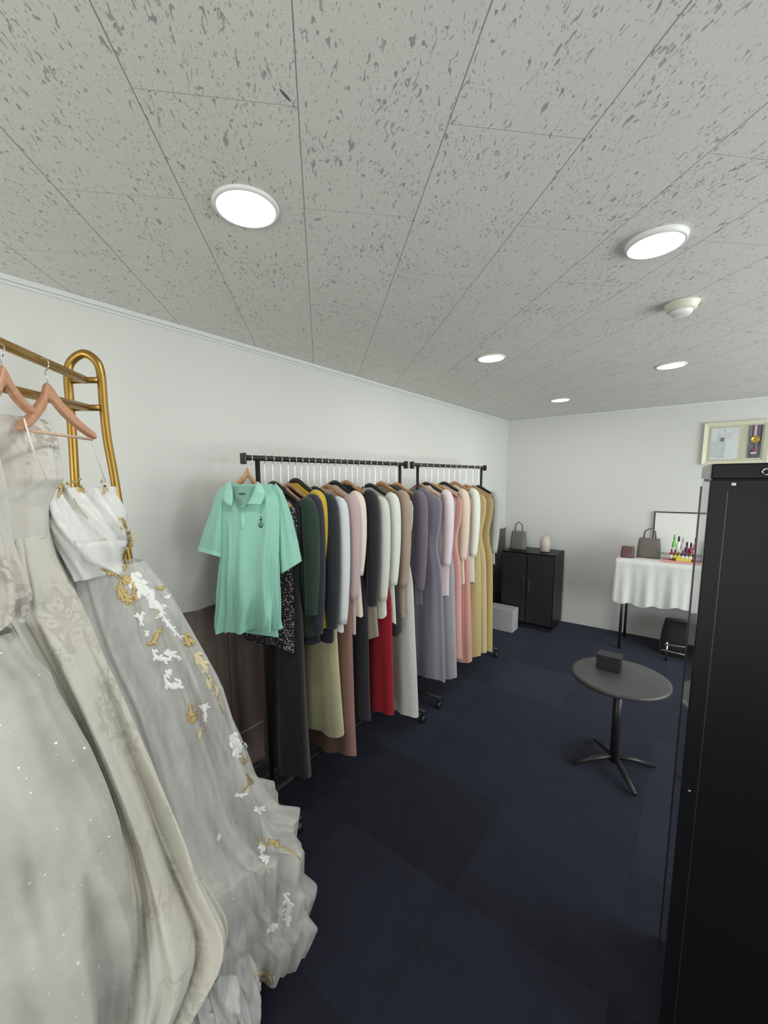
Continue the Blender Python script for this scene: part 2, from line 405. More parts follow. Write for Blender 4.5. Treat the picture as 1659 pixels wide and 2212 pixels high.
slab('wall_left', [(0, YB, 0), (0, yfar(0), 0), (0, yfar(0), ZC), (0, YB, ZC)], (-.1, 0, 0), M['wall'])
slab('wall_far', [(-.1, yfar(-.1), 0), (XR+.1, yfar(XR+.1), 0), (XR+.1, yfar(XR+.1), ZC), (-.1, yfar(-.1), ZC)], (0, .1, 0), M['wallfar'])
def wall_with_window(name, axis, pos, a0, a1, w0, w1, z0, z1, outward):
    b = MB()
    def bx(p0, p1, q0, q1):
        if axis == 'x': b.box((min(pos, pos+outward), p0, q0), (max(pos, pos+outward), p1, q1))
        else: b.box((p0, min(pos, pos+outward), q0), (p1, max(pos, pos+outward), q1))
    bx(a0, w0, 0, ZC); bx(w1, a1, 0, ZC); bx(w0, w1, 0, z0); bx(w0, w1, z1, ZC)
    struct(b.build(name, M['wall'], smooth=False))
wall_with_window('wall_right', 'x', XR, YB, yfar(XR), .7, 4.3, .55, 2.15, .1)
wall_with_window('wall_back', 'y', YB, 0, XR, .3, 3.5, .5, 2.2, -.1)
fr = MB()
for y in (.7, 2.45, 4.25): fr.box((XR+.02, y, .55), (XR+.07, y+.05, 2.15))
for z in (.55, 2.1): fr.box((XR+.02, .7, z), (XR+.07, 4.3, z+.05))
struct(fr.build('window_1', M['trim'], smooth=False))
fr = MB()
for x in (.3, 1.35, 2.4, 3.45): fr.box((x, YB-.07, .5), (x+.05, YB-.02, 2.2))
for z in (.5, 2.15): fr.box((.3, YB-.07, z), (3.5, YB-.02, z+.05))
struct(fr.build('window_2', M['trim'], smooth=False))
# ceiling trims
t = MB(); t.box((0, YB, ZC-.019), (.017, yfar(0), ZC)); t.box((0, YB, ZC-.030), (.008, yfar(0), ZC-.019))
struct(t.build('trim_1', M['trim'], smooth=False, bevel=.002))
t = MB(); t.add([(0, yfar(0)-.012, ZC-.02), (XR, yfar(XR)-.012, ZC-.02), (XR, yfar(XR), ZC-.02), (0, yfar(0), ZC-.02),
                 (0, yfar(0)-.012, ZC), (XR, yfar(XR)-.012, ZC), (XR, yfar(XR), ZC), (0, yfar(0), ZC)],
                [(0, 1, 2, 3), (4, 7, 6, 5), (0, 4, 5, 1), (1, 5, 6, 2), (2, 6, 7, 3), (3, 7, 4, 0)])
struct(t.build('trim_2', M['trim'], smooth=False))
# brown wainscot with a slightly wavy upper edge
vs, fs = [], []
ny = 160
for i in range(ny+1):
    y = YB+(yfar(0)-YB)*i/ny
    zt = 1.108+.006*math.sin(y*9)+.005*math.sin(y*23+1)
    if y < 1.02: zt += -.004
    for x, z in ((.001, 0), (.012, 0), (.012, zt), (.001, zt)): vs.append((x, y, z))
for i in range(ny):
    for k in range(4): fs.append((i*4+k, i*4+(k+1) % 4, (i+1)*4+(k+1) % 4, (i+1)*4+k))
fs += [(0, 1, 2, 3), (ny*4+3, ny*4+2, ny*4+1, ny*4)]
struct(mesh_obj('trim_3', vs, fs, M['wains'], smooth=False))
t = MB(); t.box((.0121, .7, .330), (.0145, yfar(0), .3355)); struct(t.build('trim_4', M['groove'], smooth=False))
t = MB(); t.box((.0, YB, .0), (.022, yfar(0), .075)); struct(t.build('baseboard_left', M['black'], smooth=False))

# ------------------------------------------------------------------ ceiling fixtures
def downlight(px, rr, hh, lab, power, col):
    c = onz(px, ZC)
    t = thing('ceiling_light', lab, 'ceiling light', (c.x, c.y, ZC), 0, 'round recessed downlights')
    b = MB(); b.lathe((0, 0, 0), [(rr+.011, 0), (rr+.011, -.002), (rr+.007, -hh), (rr+.001, -hh), (rr, -hh+.004), (rr, 0)], 48)
    b.build('trim_ring', M['white'], t)
    b = MB(); b.lathe((0, 0, 0), [(rr, -.001), (rr, -hh+.005), (rr*.6, -hh+.003), (.002, -hh+.002)], 48)
    d = b.build('diffuser', M['emit'], t)
    l = bpy.data.lights.new('downlight', 'AREA'); l.shape = 'DISK'; l.size = rr*1.8; l.energy = power; l.color = col
    lo = bpy.data.objects.new('downlight', l); COL.objects.link(lo); lo.location = (c.x, c.y, ZC-hh-.012)
downlight((532, 447), .074, .008, 'large round recessed downlight at left, nearest above the gowns', 3.2, (1, .97, .95))
downlight((1417, 520), .072, .016, 'round downlight with deep rim at right, nearer than the smoke detector', 3.2, (.95, .95, 1))
downlight((1061, 773), .072, .007, 'small round downlight nearest the left wall, above the far clothes', 3.2, (1, .96, .92))
downlight((1450, 789), .074, .007, 'round downlight at far right, between smoke detector and framed medal', 3.2, (1, 1, .93))
downlight((1210, 864), .074, .007, 'farthest and smallest round downlight, near the far corner', 3.2, (1, 1, 1))
c = onz((1473, 655), ZC)
t = thing('smoke_detector', 'off-white stepped round smoke detector on the tiled ceiling', 'smoke detector', (c.x, c.y, ZC))
MB().lathe((0, 0, 0), [(.062, 0), (.062, -.008), (.056, -.012), (.053, -.026), (.044, -.031)], 40).build('base', M['ivory'], t)
MB().lathe((0, 0, 0), [(.040, -.028), (.039, -.040), (.033, -.047), (.015, -.050), (.002, -.050)], 40).build('cover', M['white'], t)

# ------------------------------------------------------------------ generic draped loft
def solve_y(x, z, d):
    # pixel row whose ray, at camera depth d, is at height z
    y = CY
    for _ in range(4):
        base = CAM + (XA*((x-CX)/FPX)+FA)*d
        y = CY-(z-base.z)/(d*UA.z)*FPX
    return y
def loft_rows(Lp, Rp, dL, dR, zs):
    rows = []
    for z in zs:
        out = []
        for poly, dt in ((Lp, dL), (Rp, dR)):
            d = pw(dt, z); x = 200
            for _ in range(12):
                y = solve_y(x, z, d); x = .5*x+.5*pw(poly, y)
            y = solve_y(x, z, d); out.append(atz((x, y), d))
        rows.append((out[0], out[1]))
    return rows
def drape(name, Lp, Rp, dL, dR, z0, z1, front, back, folds, mat, parent=None, nz=90, nt_=140, seed=1, amp=((0, .02), (1, .12)), open_top=True, noise_amp=.01, hemwave=0, thick=0, expo=.8, skew=0, wander=1.0):
    """closed garment body: rings between the traced left and right edges, pushed towards and away from the viewer"""
    rnd = random.Random(seed)
    ph = [rnd.uniform(0, 2*PI) for _ in range(8)]
    zs = [z0+(z1-z0)*i/nz for i in range(nz+1)]
    rows = loft_rows(Lp, Rp, dL, dR, zs)
    verts = []; faces = []
    for i, (PL, PR) in enumerate(rows):
        t = i/nz; c = (PL+PR)/2; w = (PR-PL)/2
        vd = (c-CAM); vd.z = 0; vd.normalize()
        fr_, bk = pw(front, t), pw(back, t); A = pw(amp, t)
        for k in range(nt_):
            th = 2*PI*k/nt_
            cs, sn = math.cos(th), math.sin(th)
            cs_ = math.copysign(abs(cs)**expo, cs); sn_ = math.copysign(abs(sn)**expo, sn)
            f = 0; th2 = th+skew*t
            for j, (kk, a_) in enumerate(folds):
                q = noise.noise(Vector((math.cos(th2)*kk*.42+seed*3.1+j*7, math.sin(th2)*kk*.42, t*(.55+.12*kk)*wander+j*5)))
                f += a_*(q*1.5 if j else (1.1*q+.55-1.6*abs(q)))
            f *= A*.16
            dp = vd*(fr_*-sn_ if sn > 0 else bk*-sn_)
            p = c+w*cs_+dp+(vd*-(1 if sn > 0 else -1)*f*abs(sn)**.6)+w.normalized()*f*.5*cs_
            q = noise.noise_vector(Vector((p.x*7+seed, p.y*7, p.z*5)))
            p = p+q*noise_amp*(.3+t)*abs(sn)**.5
            if hemwave: p.z += hemwave*(t**6)*math.sin(th*9+ph[2])
            if p.z < .004: p.z = .004+.003*abs(math.sin(k*.7))
            if p.x < .03: p.x = .03
            verts.append(p)
    for i in range(nz):
        for k in range(nt_):
            faces.append((i*nt_+k, i*nt_+(k+1) % nt_, (i+1)*nt_+(k+1) % nt_, (i+1)*nt_+k))
    if not open_top: faces.append(tuple(range(nt_)))
    o = mesh_obj(name, verts, faces, mat, parent)
    if thick:
        s = o.modifiers.new('solid', 'SOLIDIFY'); s.thickness = thick; s.offset = 0
    bvh = BVHTree.FromPolygons(verts, faces)
    return o, bvh
def hit(bvhs, p):
    best = None
    for b in bvhs:
        h = b.ray_cast(CAM, ray(p).normalized())
        if h[0] is not None and (best is None or h[3] < best[1]): best = (h[0], h[3])
    return best
def stitch(name, strokes, bvhs, mat, parent, lift=.004, fallback=None, n=10, wide=1.0):
    """embroidered ribbons laid on a cloth surface; a stroke is (points, width, taper)"""
    vs, fs = [], []
    dist = fallback
    for pts, wd in strokes:
        P = smooth_path([(a, b, 0) for a, b in pts], n//2+2)
        ok = []
        for i, p in enumerate(P):
            a = P[max(i-1, 0)]; b = P[min(i+1, len(P)-1)]; t = (b-a)
            if t.length < 1e-6: continue
            t.normalize(); s = Vector((-t.y, t.x, 0))
            u = i/(len(P)-1); w = wd*.5*wide*(math.sin(PI*min(1, max(0, .03+.94*u)))**.9)
            row = []
            for q, l in ((-1, .3), (-.55, .8), (0, 1.05), (.55, .8), (1, .3)):
                pp = (p.x+s.x*w*q, p.y+s.y*w*q)
                h = hit(bvhs, pp)
                if h is not None and (dist is None or abs(h[1]-dist) < .25): dist = h[1]
                if dist is None: row = None; break
                r = ray(pp).normalized()
                row.append(CAM+r*(dist-lift*l))
            if row: ok.append(row)
        k = len(vs)
        for row in ok: vs += row
        for i in range(len(ok)-1):
            for j in range(4): fs.append((k+i*5+j, k+i*5+j+1, k+(i+1)*5+j+1, k+(i+1)*5+j))
    if not fs: return None
    o = mesh_obj(name, vs, fs, mat, parent)
    s = o.modifiers.new('solid', 'SOLIDIFY'); s.thickness = .0015
    return o

# ------------------------------------------------------------------ GOLD GARMENT RACK
RE = atz((182, 821), 1.35)                  # far end of upper bar
RN = atz((5, 743), .985)                    # where it leaves the picture
ZB = (RE.z+RN.z)/2
RD = Vector((RN.x-RE.x, RN.y-RE.y, 0)).normalized()
RS = Vector((-RD.y, RD.x, 0))               # across
if (RS.dot(XA)) < 0: RS = -RS
tR = .0135
rack = thing('garment_rack', 'antique gold metal garment rack with arched end frame by the white wall', 'garment rack', (0, 0, 0))
e0 = Vector((RE.x, RE.y, ZB))
ZB2 = atz((190, 881), 1.35).z
pl = lambda x, y: None
def inplane(px):                             # point of the end-frame plane seen at px
    d = ray(px); return CAM+d*((e0-CAM).dot(RD)/d.dot(RD))
aL = [(136, 860), (137, 815), (140, 795), (152, 776), (180, 764), (203, 772), (218, 795), (221, 830)]
arch = [inplane(p) for p in [(164, 1600), (163, 1200), (162, 1040), (157, 950), (150, 860), (147, 812), (153, 782), (180, 764), (206, 778), (218, 808), (224, 880), (232, 950), (245, 1020), (258, 1100), (278, 1210)]]
# carry both posts down to the floor
a0, a1 = arch[1], arch[2]; lowL = a1+(a0-a1)*(a1.z/(a1.z-a0.z)); b0, b1 = arch[-2], arch[-1]; lowR = b0+(b1-b0)*(b0.z/(b0.z-b1.z))
lowL.z = lowR.z = .014
def clampx(v): v = v.copy(); v.x = max(v.x, .05); return v
lowL.x = max(lowL.x, .06); 
arch = [lowL]+smooth_path(arch[2:-1], 6)+[lowR]
MB().tube([clampx(p) for p in arch], tR, 14).build('end_frame', M['gold'], rack)
def spur(z, pxL, pxR):
    a = inplane(pxL); b = inplane(pxR); return MB().tube([a, b], .0105, 12)
spur(ZB, (150, 822), (219, 821)).build('crosspiece', M['gold'], rack)
spur(ZB2, (153, 881), (224, 881)).build('crosspiece', M['gold'], rack)
LEN = 1.55
far1 = e0+RD*LEN
MB().tube([inplane((184, 821))+RD*.004, Vector((RN.x, RN.y, RN.z)), Vector((RN.x, RN.y, RN.z))+RD*(.62)], .0135, 14).build('hanging_bar', M['gold'], rack)
q2 = atz((8, 838), .985)
MB().tube([inplane((190, 881))+RD*.004, q2, q2+RD*.62], .0125, 14).build('hanging_bar', M['gold'], rack)
# opposite end frame, outside the picture
off = (Vector((RN.x, RN.y, 0))+RD*.62)-Vector((RE.x, RE.y, 0))
MB().tube([p+off for p in arch], tR, 14).build('end_frame', M['gold'], rack)
MB().tube([lowL+(lowR-lowL)*.5+Vector((0, 0, .10)), lowL+(lowR-lowL)*.5+off+Vector((0, 0, .10))], .012, 10).build('bottom_rail', M['gold'], rack)
MB().tube([lowL+Vector((0, 0, .10)), lowR+Vector((0, 0, .10))], .012, 10).build('crosspiece', M['gold'], rack)

# ------------------------------------------------------------------ wooden hangers on the gold rack
def wooden_hanger(name, lab, hook_px, neck, nd, left, ld, right, rd, wl, wr, rodd=True, r0=.016, hookd=None, group='wooden hangers on the gold rack'):
    t = thing(name, lab, 'clothes hanger', (0, 0, 0), 0, group)
    Pn = atz(neck, nd); Pl = atz(left, ld); Pr = atz(right, rd)
    ax = (Pr-Pl).normalized(); thn = ax.cross(Vector((0, 0, 1))).normalized()
    pts = smooth_path([Pl+Vector((0, 0, -.002)), Pl+(Pn-Pl)*.35+Vector((0, 0, -.012)), Pl+(Pn-Pl)*.78+Vector((0, 0, -.010)), Pn, Pr+(Pn-Pr)*.72+Vector((0, 0, -.010)), Pr+(Pn-Pr)*.35+Vector((0, 0, -.010)), Pr], 6)
    n = len(pts); vs, fs = [], []
    for i, p in enumerate(pts):
        u = i/(n-1); k = 1-abs(2*u-1)
        hh = (.010+.014*k**1.2); tw = lerp(wl, wr, u)*(1-.45*k)
        if i in (0, n-1): hh *= .6; tw *= .7
        for a in range(12):
            an = 2*PI*a/12
            cx_ = math.copysign(abs(math.cos(an))**.6, math.cos(an)); sy_ = math.copysign(abs(math.sin(an))**.6, math.sin(an))
            vs.append(p+thn*cx_*tw+Vector((0, 0, 1))*sy_*hh)
    for i in range(n-1):
        for a in range(12): fs.append((i*12+a, i*12+(a+1) % 12, (i+1)*12+(a+1) % 12, (i+1)*12+a))
    fs += [tuple(range(12))[::-1], tuple(range((n-1)*12, n*12))]
    mesh_obj('shoulder_bar', vs, fs, M['beech'], t)
    if rodd:
        MB().tube([Pl+ax*.015+Vector((0, 0, -.006)), Pr-ax*.012+Vector((0, 0, -.008))], .0042, 10).build('trouser_bar', M['beechlight'], t)
    hk = [atz(p, nd) for p in hook_px]
    MB().tube(smooth_path(hk, 5), .0019, 8).build('hook', M['chrome'], t)
    return t, Pl, Pr
h2, H2L, H2R = wooden_hanger('clothes_hanger', 'bare beech wooden hanger with trouser bar, in front of the gold arch', [(103, 832), (100, 812), (97, 804), (104, 792), (103, 780), (94, 774), (82, 777)], (103, 846), 1.105, (42, 922), .985, (204, 944), 1.225, .017, .011)
h1, H1L, H1R = wooden_hanger('clothes_hanger', 'beech wooden hanger cut off by the left edge of the picture, holding a lace gown', [(5, 800), (2, 775), (8, 762), (8, 748), (0, 742), (-8, 745)], (6, 812), .955, (-70, 905), .86, (72, 892), 1.035, .016, .011, rodd=False)

# ------------------------------------------------------------------ GOWN C : strapless satin bodice, organza skirt, gold embroidery
gC = thing('wedding_gown', 'white strapless wedding gown with gold leaf embroidery and trailing organza skirt', 'wedding gown', (0, 0, 0), 0)
RC = [(1190, 292), (1220, 318), (1260, 350), (1290, 369), (1330, 392), (1400, 431), (1470, 468), (1560, 496), (1620, 520), (1690, 545), (1735, 572), (1760, 598), (1764, 641), (1800, 637), (1845, 631), (1862, 650), (1915, 648), (1942, 677), (1975, 664), (2020, 645), (2060, 626), (2090, 606), (2135, 575)]
LC = [(1190, 130), (1300, 150), (1400, 180), (1500, 230), (1600, 270), (1700, 300), (1800, 335), (1900, 375), (2000, 400), (2100, 410), (2212, 430)]
skirt, bSk = drape('overskirt', LC, RC, [(0, 1.34), (.6, 1.26), (1.5, 1.18)], [(0, 1.585), (.5, 1.47), (1.1, 1.36), (1.55, 1.30)], 1.50, .008,
                   [(0, .05), (.25, .10), (.7, .15), (1, .10)], [(0, .05), (.3, .12), (.7, .22), (1, .26)], [(4, .9), (9, .6), (18, .3)], M['organza'], gC, nz=150, nt_=220, seed=3, amp=[(0, .05), (.2, .2), (.7, .4), (1, .5)], noise_amp=.012, hemwave=.012)
RCi = [(1190, 270), (1250, 262), (1320, 275), (1400, 305), (1465, 336), (1530, 366), (1590, 388), (1650, 412), (1720, 446), (1790, 482), (1850, 508), (1900, 532), (1960, 560), (2020, 590), (2090, 585), (2135, 560)]
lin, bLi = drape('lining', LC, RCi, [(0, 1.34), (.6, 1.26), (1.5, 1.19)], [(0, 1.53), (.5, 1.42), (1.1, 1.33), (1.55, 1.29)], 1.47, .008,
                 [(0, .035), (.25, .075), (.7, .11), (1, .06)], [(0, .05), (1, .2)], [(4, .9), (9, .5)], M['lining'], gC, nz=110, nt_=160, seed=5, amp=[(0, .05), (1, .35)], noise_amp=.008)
# bodice
RB = [(1036, 236), (1070, 241), (1085, 250), (1110, 262), (1150, 273), (1180, 273), (1205, 268), (1238, 262), (1260, 255)]
LB = [(1036, 110), (1060, 106), (1100, 108), (1150, 118), (1200, 130), (1230, 138), (1260, 145)]
bod, bBo = drape('bodice', LB, RB, [(1.3, 1.17), (1.8, 1.19)], [(1.3, 1.29), (1.8, 1.30)], 1.735, 1.475,
                 [(0, .06), (.4, .085), (1, .075)], [(0, .05), (1, .06)], [(4, 1), (8, .7), (14, .25)], M['satin'], gC, nz=70, nt_=140, seed=11, amp=[(0, .16), (.4, .22), (1, .10)], noise_amp=.004, thick=.002, skew=1.3, wander=.6)
# front point of the bodice, lying over the skirt
B_all = [bBo, bSk, bLi]
def patch(name, poly_rows, bvhs, mat, parent, lift=.006, nx=14):
    vs, fs = [], []; dist = None
    for (y, xa, xb) in poly_rows:
        for i in range(nx+1):
            x = lerp(xa, xb, i/nx); h = hit(bvhs, (x, y))
            if h: dist = h[1]
            if dist is None: dist = 1.2
            vs.append(CAM+ray((x, y)).normalized()*(dist-lift*(.3+.7*math.sin(PI*i/nx))))
    for j in range(len(poly_rows)-1):
        for i in range(nx): fs.append((j*(nx+1)+i, j*(nx+1)+i+1, (j+1)*(nx+1)+i+1, (j+1)*(nx+1)+i))
    o = mesh_obj(name, vs, fs, mat, parent); s = o.modifiers.new('solid', 'SOLIDIFY'); s.thickness = .002
    return o
patch('basque_waist', [(1168, 160, 272), (1182, 165, 272), (1196, 172, 270), (1212, 182, 268), (1222, 200, 266), (1232, 232, 264), (1242, 255, 262)], B_all, M['satin'], gC, .008)
MB().tube(smooth_path([atz((52, 904), .962), atz((60, 932), .962), atz((76, 980), .985), atz((108, 1046), 1.10)], 4), .0018, 6).build('hanging_loop', M['ribbon'], gC)
MB().tube([H2R+Vector((0, 0, .01)), atz((193, 932), 1.215), atz((197, 950), 1.225), atz((228, 1042), 1.28)], .0016, 6).build('hanging_loop', M['ribbon'], gC)
G = lambda *s, m='goldemb', nm='gold_applique', fb=None: stitch(nm, list(s), B_all, M[m], gC, fallback=fb, wide=1.35)
def leafy(strokes, wide):
    out = []
    for pts, wd in strokes:
        out.append((pts, wd))
        L = sum(math.dist(a, b) for a, b in zip(pts, pts[1:]))
        if wd < 4 or L < 20: continue
        P = smooth_path([(a, b, 0) for a, b in pts], 6); k = 0
        m = max(2, int(L/11))
        for q in range(m):
            i = int((q+.6)/m*(len(P)-2))+0; p = P[i]; d = (P[min(i+1, len(P)-1)]-P[i]); 
            if d.length < 1e-6: continue
            d.normalize(); sgn = 1 if (q % 2) else -1; nrm = Vector((-d.y, d.x, 0))*sgn
            l = wd*wide*.95
            a = p+d*l*.25+nrm*l*.55; b_ = p+d*l*.75+nrm*l*.85
            out.append(([(p.x, p.y), (a.x, a.y), (b_.x, b_.y)], wd*.62))
    return out
def clusters(strokes, wide):
    n = len(strokes); g = list(range(n))
    def samp(st): return [(q.x, q.y) for q in smooth_path([(a, b, 0) for a, b in st[0]], 4)]
    S = [samp(q) for q in strokes]
    for i in range(n):
        for j in range(i):
            if min(math.dist(a, b) for a in S[i] for b in S[j]) < 2.2:
                gi, gj = g[i], g[j]; g = [gj if v == gi else v for v in g]
    return [[strokes[i] for i in range(n) if g[i] == v] for v in sorted(set(g))]
def G(*st_, m='goldemb', nm='gold_applique', fb=None, wide=1.35):
    for c in clusters(list(st_), wide): stitch(nm, leafy(c, wide), B_all, M[m], gC, fallback=fb, wide=wide)
# neckline scrolls
G(([(108, 1068), (112, 1056), (120, 1050), (132, 1054), (131, 1066), (122, 1068)], 7), ([(124, 1054), (134, 1046), (140, 1052)], 6))
G(([(150, 1052), (152, 1042), (162, 1037), (174, 1042), (180, 1052), (172, 1062), (165, 1054)], 7))
G(([(219, 1050), (224, 1043), (230, 1048), (229, 1058), (222, 1057)], 7))
G(([(160, 1075), (168, 1092), (180, 1108), (190, 1120)], 2.5), m='palegold')
G(([(226, 1162), (232, 1176), (231, 1190), (222, 1196)], 6), ([(232, 1178), (236, 1192), (244, 1208)], 4), m='palegold')
# right seam of the bodice
G(([(256, 1116), (263, 1128), (272, 1138)], 9), ([(262, 1122), (270, 1132), (276, 1142)], 5), fb=1.46)
G(([(268, 1142), (276, 1152), (282, 1164)], 8), ([(276, 1150), (286, 1160), (290, 1170)], 6), m='palegold', fb=1.46)
G(([(274, 1164), (284, 1174), (280, 1184)], 7), ([(272, 1196), (284, 1190), (298, 1200)], 6), ([(272, 1180), (268, 1200), (266, 1214)], 4))
G(([(264, 1212), (272, 1216), (274, 1226)], 4), ([(262, 1222), (270, 1226), (270, 1236)], 4))
# spray at the bodice point
G(([(214, 1229), (226, 1232), (240, 1238), (256, 1240), (262, 1248)], 6), ([(232, 1234), (240, 1246)], 4), ([(248, 1238), (254, 1248)], 5))
G(([(264, 1246), (272, 1252), (284, 1262), (298, 1276)], 9), ([(270, 1246), (278, 1248), (284, 1256)], 6), ([(276, 1256), (286, 1258), (290, 1268)], 5))
G(([(264, 1246), (260, 1258), (262, 1270), (270, 1284), (280, 1290), (292, 1288)], 8), ([(262, 1262), (256, 1276), (264, 1292), (268, 1302)], 8), ([(272, 1300), (280, 1308)], 4))
G(([(258, 1264), (254, 1280)], 6), ([(270, 1286), (278, 1298), (288, 1296)], 7), ([(284, 1284), (296, 1290), (292, 1298)], 6))
# white scrolls flowing down
Wt = lambda *s_: G(*s_, m='whiteemb', nm='white_applique', wide=1.45)
Wt(([(284, 1236), (292, 1254), (306, 1272), (318, 1290)], 15), ([(300, 1262), (316, 1272), (324, 1284)], 9))
Wt(([(316, 1280), (330, 1288), (326, 1300), (340, 1304), (350, 1316)], 10), ([(322, 1300), (326, 1312), (340, 1310), (350, 1322), (346, 1332), (336, 1328)], 6))
Wt(([(350, 1322), (356, 1338), (364, 1348), (380, 1366), (396, 1384)], 6), ([(368, 1282), (364, 1290), (354, 1290)], 6))
Wt(([(288, 1330), (300, 1332), (308, 1338)], 6), ([(308, 1318), (306, 1336), (303, 1354)], 6), ([(311, 1362), (320, 1370), (312, 1376)], 5))
Wt(([(328, 1400), (338, 1420), (356, 1424), (372, 1426)], 8), ([(352, 1410), (366, 1412), (384, 1408)], 8), ([(366, 1412), (380, 1418), (394, 1425)], 6))
Wt(([(354, 1454), (360, 1474), (374, 1484), (388, 1478), (388, 1466)], 9), ([(358, 1462), (366, 1450), (372, 1452)], 7))
Wt(([(428, 1524), (440, 1530), (450, 1518)], 7), ([(436, 1530), (444, 1545), (438, 1560)], 6))
Wt(([(497, 1588), (506, 1598), (516, 1612), (518, 1628)], 13), ([(506, 1600), (512, 1620), (514, 1640)], 6))
Wt(([(505, 1720), (522, 1718), (538, 1714)], 5), ([(548, 1752), (560, 1748), (574, 1742)], 7), ([(556, 1748), (566, 1760)], 5))
Wt(([(556, 1832), (566, 1830), (572, 1838)], 8), ([(558, 1850), (570, 1852), (584, 1850)], 6), ([(568, 1848), (580, 1864)], 6), ([(572, 1852), (566, 1862)], 5))
Wt(([(610, 1930), (620, 1944), (624, 1962), (618, 1982), (628, 1992)], 9), ([(616, 1984), (612, 1990)], 6))
Wt(([(590, 1994), (588, 2014)], 9), ([(475, 1800), (470, 1818)], 6))
# gold motifs
G(([(345, 1356), (340, 1372), (332, 1386), (322, 1396)], 8), ([(350, 1352), (344, 1366)], 4), ([(332, 1378), (338, 1386)], 4))
G(([(333, 1316), (341, 1316), (344, 1323)], 6), ([(340, 1240), (346, 1252)], 5), m='palegold')
G(([(340, 1270), (348, 1272), (356, 1264)], 6), ([(336, 1266), (344, 1274)], 5))
G(([(396, 1368), (402, 1378), (406, 1392), (414, 1392)], 9), ([(404, 1380), (414, 1384), (422, 1390)], 6))
G(([(408, 1520), (412, 1532), (410, 1546), (402, 1552)], 8), ([(404, 1556), (416, 1560), (424, 1546), (427, 1536)], 6), ([(412, 1546), (426, 1542)], 6))
G(([(436, 1568), (434, 1584), (428, 1600)], 5), m='palegold')
G(([(418, 1412), (430, 1424), (440, 1438)], 12), ([(432, 1430), (444, 1442), (446, 1456)], 9), ([(446, 1456), (456, 1468), (452, 1482), (462, 1478)], 5), m='palegold')
G(([(448, 1462), (450, 1478), (460, 1490)], 6), ([(462, 1480), (470, 1492), (468, 1506)], 6), ([(472, 1500), (478, 1520), (484, 1540)], 4), m='palegold')
G(([(524, 1636), (532, 1642), (526, 1652)], 5), ([(530, 1670), (538, 1680), (536, 1694), (526, 1710)], 4), ([(540, 1680), (546, 1690), (540, 1694)], 4))
G(([(528, 1712), (538, 1706)], 5), ([(548, 1738), (558, 1736)], 4), m='palegold')
G(([(556, 1810), (564, 1822), (576, 1826), (590, 1816)], 4), ([(580, 1824), (588, 1816), (594, 1826)], 6), ([(590, 1818), (600, 1822), (598, 1834)], 6), ([(600, 1826), (620, 1834), (642, 1848), (650, 1862)], 3.5), ([(560, 1812), (566, 1808)], 5))
G(([(574, 1878), (580, 1884), (582, 1890)], 5), ([(502, 1948), (508, 1940)], 4), m='palegold')
G(([(548, 2108), (562, 2102), (578, 2108), (586, 2122)], 8), ([(550, 2118), (560, 2124), (556, 2140)], 7), ([(590, 2106), (592, 2124)], 4), m='palegold')
# ruffled corners of the train
def ruffle(name, pts, dep, mat, parent):
    """small flared fan of sheer cloth; pts are (inner px, outer px, inner depth, outer depth)"""
    vs, fs = [], []; n = 10
    for (a, b, da, db) in pts:
        for i in range(n+1):
            u = i/n; x = lerp(a[0], b[0], u); y = lerp(a[1], b[1], u)
            vs.append(atz((x, y), lerp(da, db, u)+.018*math.sin(u*PI)*(1 if len(vs)//(n+1) % 2 else -1)))
    for j in range(len(pts)-1):
        for i in range(n): fs.append((j*(n+1)+i, j*(n+1)+i+1, (j+1)*(n+1)+i+1, (j+1)*(n+1)+i))
    o = mesh_obj(name, vs, fs, mat, parent); s = o.modifiers.new('solid', 'SOLIDIFY'); s.thickness = .0012
    ss = o.modifiers.new('sub', 'SUBSURF'); ss.levels = ss.render_levels = 1
    return o
ruffle('ruffle', [((560, 1752), (604, 1763), 1.52, 1.55), ((560, 1775), (641, 1764), 1.50, 1.58), ((570, 1800), (636, 1800), 1.49, 1.56), ((575, 1825), (631, 1838), 1.48, 1.57)], 1.5, M['organza'], gC)
ruffle('ruffle', [((575, 1825), (640, 1846), 1.46, 1.55), ((580, 1850), (651, 1864), 1.45, 1.57), ((590, 1885), (652, 1890), 1.46, 1.55), ((600, 1915), (646, 1922), 1.47, 1.57)], 1.5, M['organza'], gC)
ruffle('ruffle', [((600, 1905), (652, 1920), 1.46, 1.55), ((605, 1940), (678, 1946), 1.45, 1.585), ((600, 1990), (660, 1985), 1.40, 1.52), ((590, 2040), (640, 2040), 1.36, 1.46)], 1.5, M['organza'], gC)
# petticoat puff on the carpet
pet, _ = drape('petticoat', [(2050, 400), (2100, 392), (2150, 400), (2212, 440)], [(2040, 520), (2090, 546), (2130, 556), (2160, 556), (2212, 548)], [(0, 1.25), (.3, 1.2)], [(0, 1.335), (.3, 1.3)], .24, .008,
               [(0, .02), (.5, .07), (1, .07)], [(0, .03), (1, .08)], [(6, .8), (12, .6)], M['netting'], gC, nz=40, nt_=120, seed=21, amp=[(0, .2), (1, .25)], noise_amp=.02)

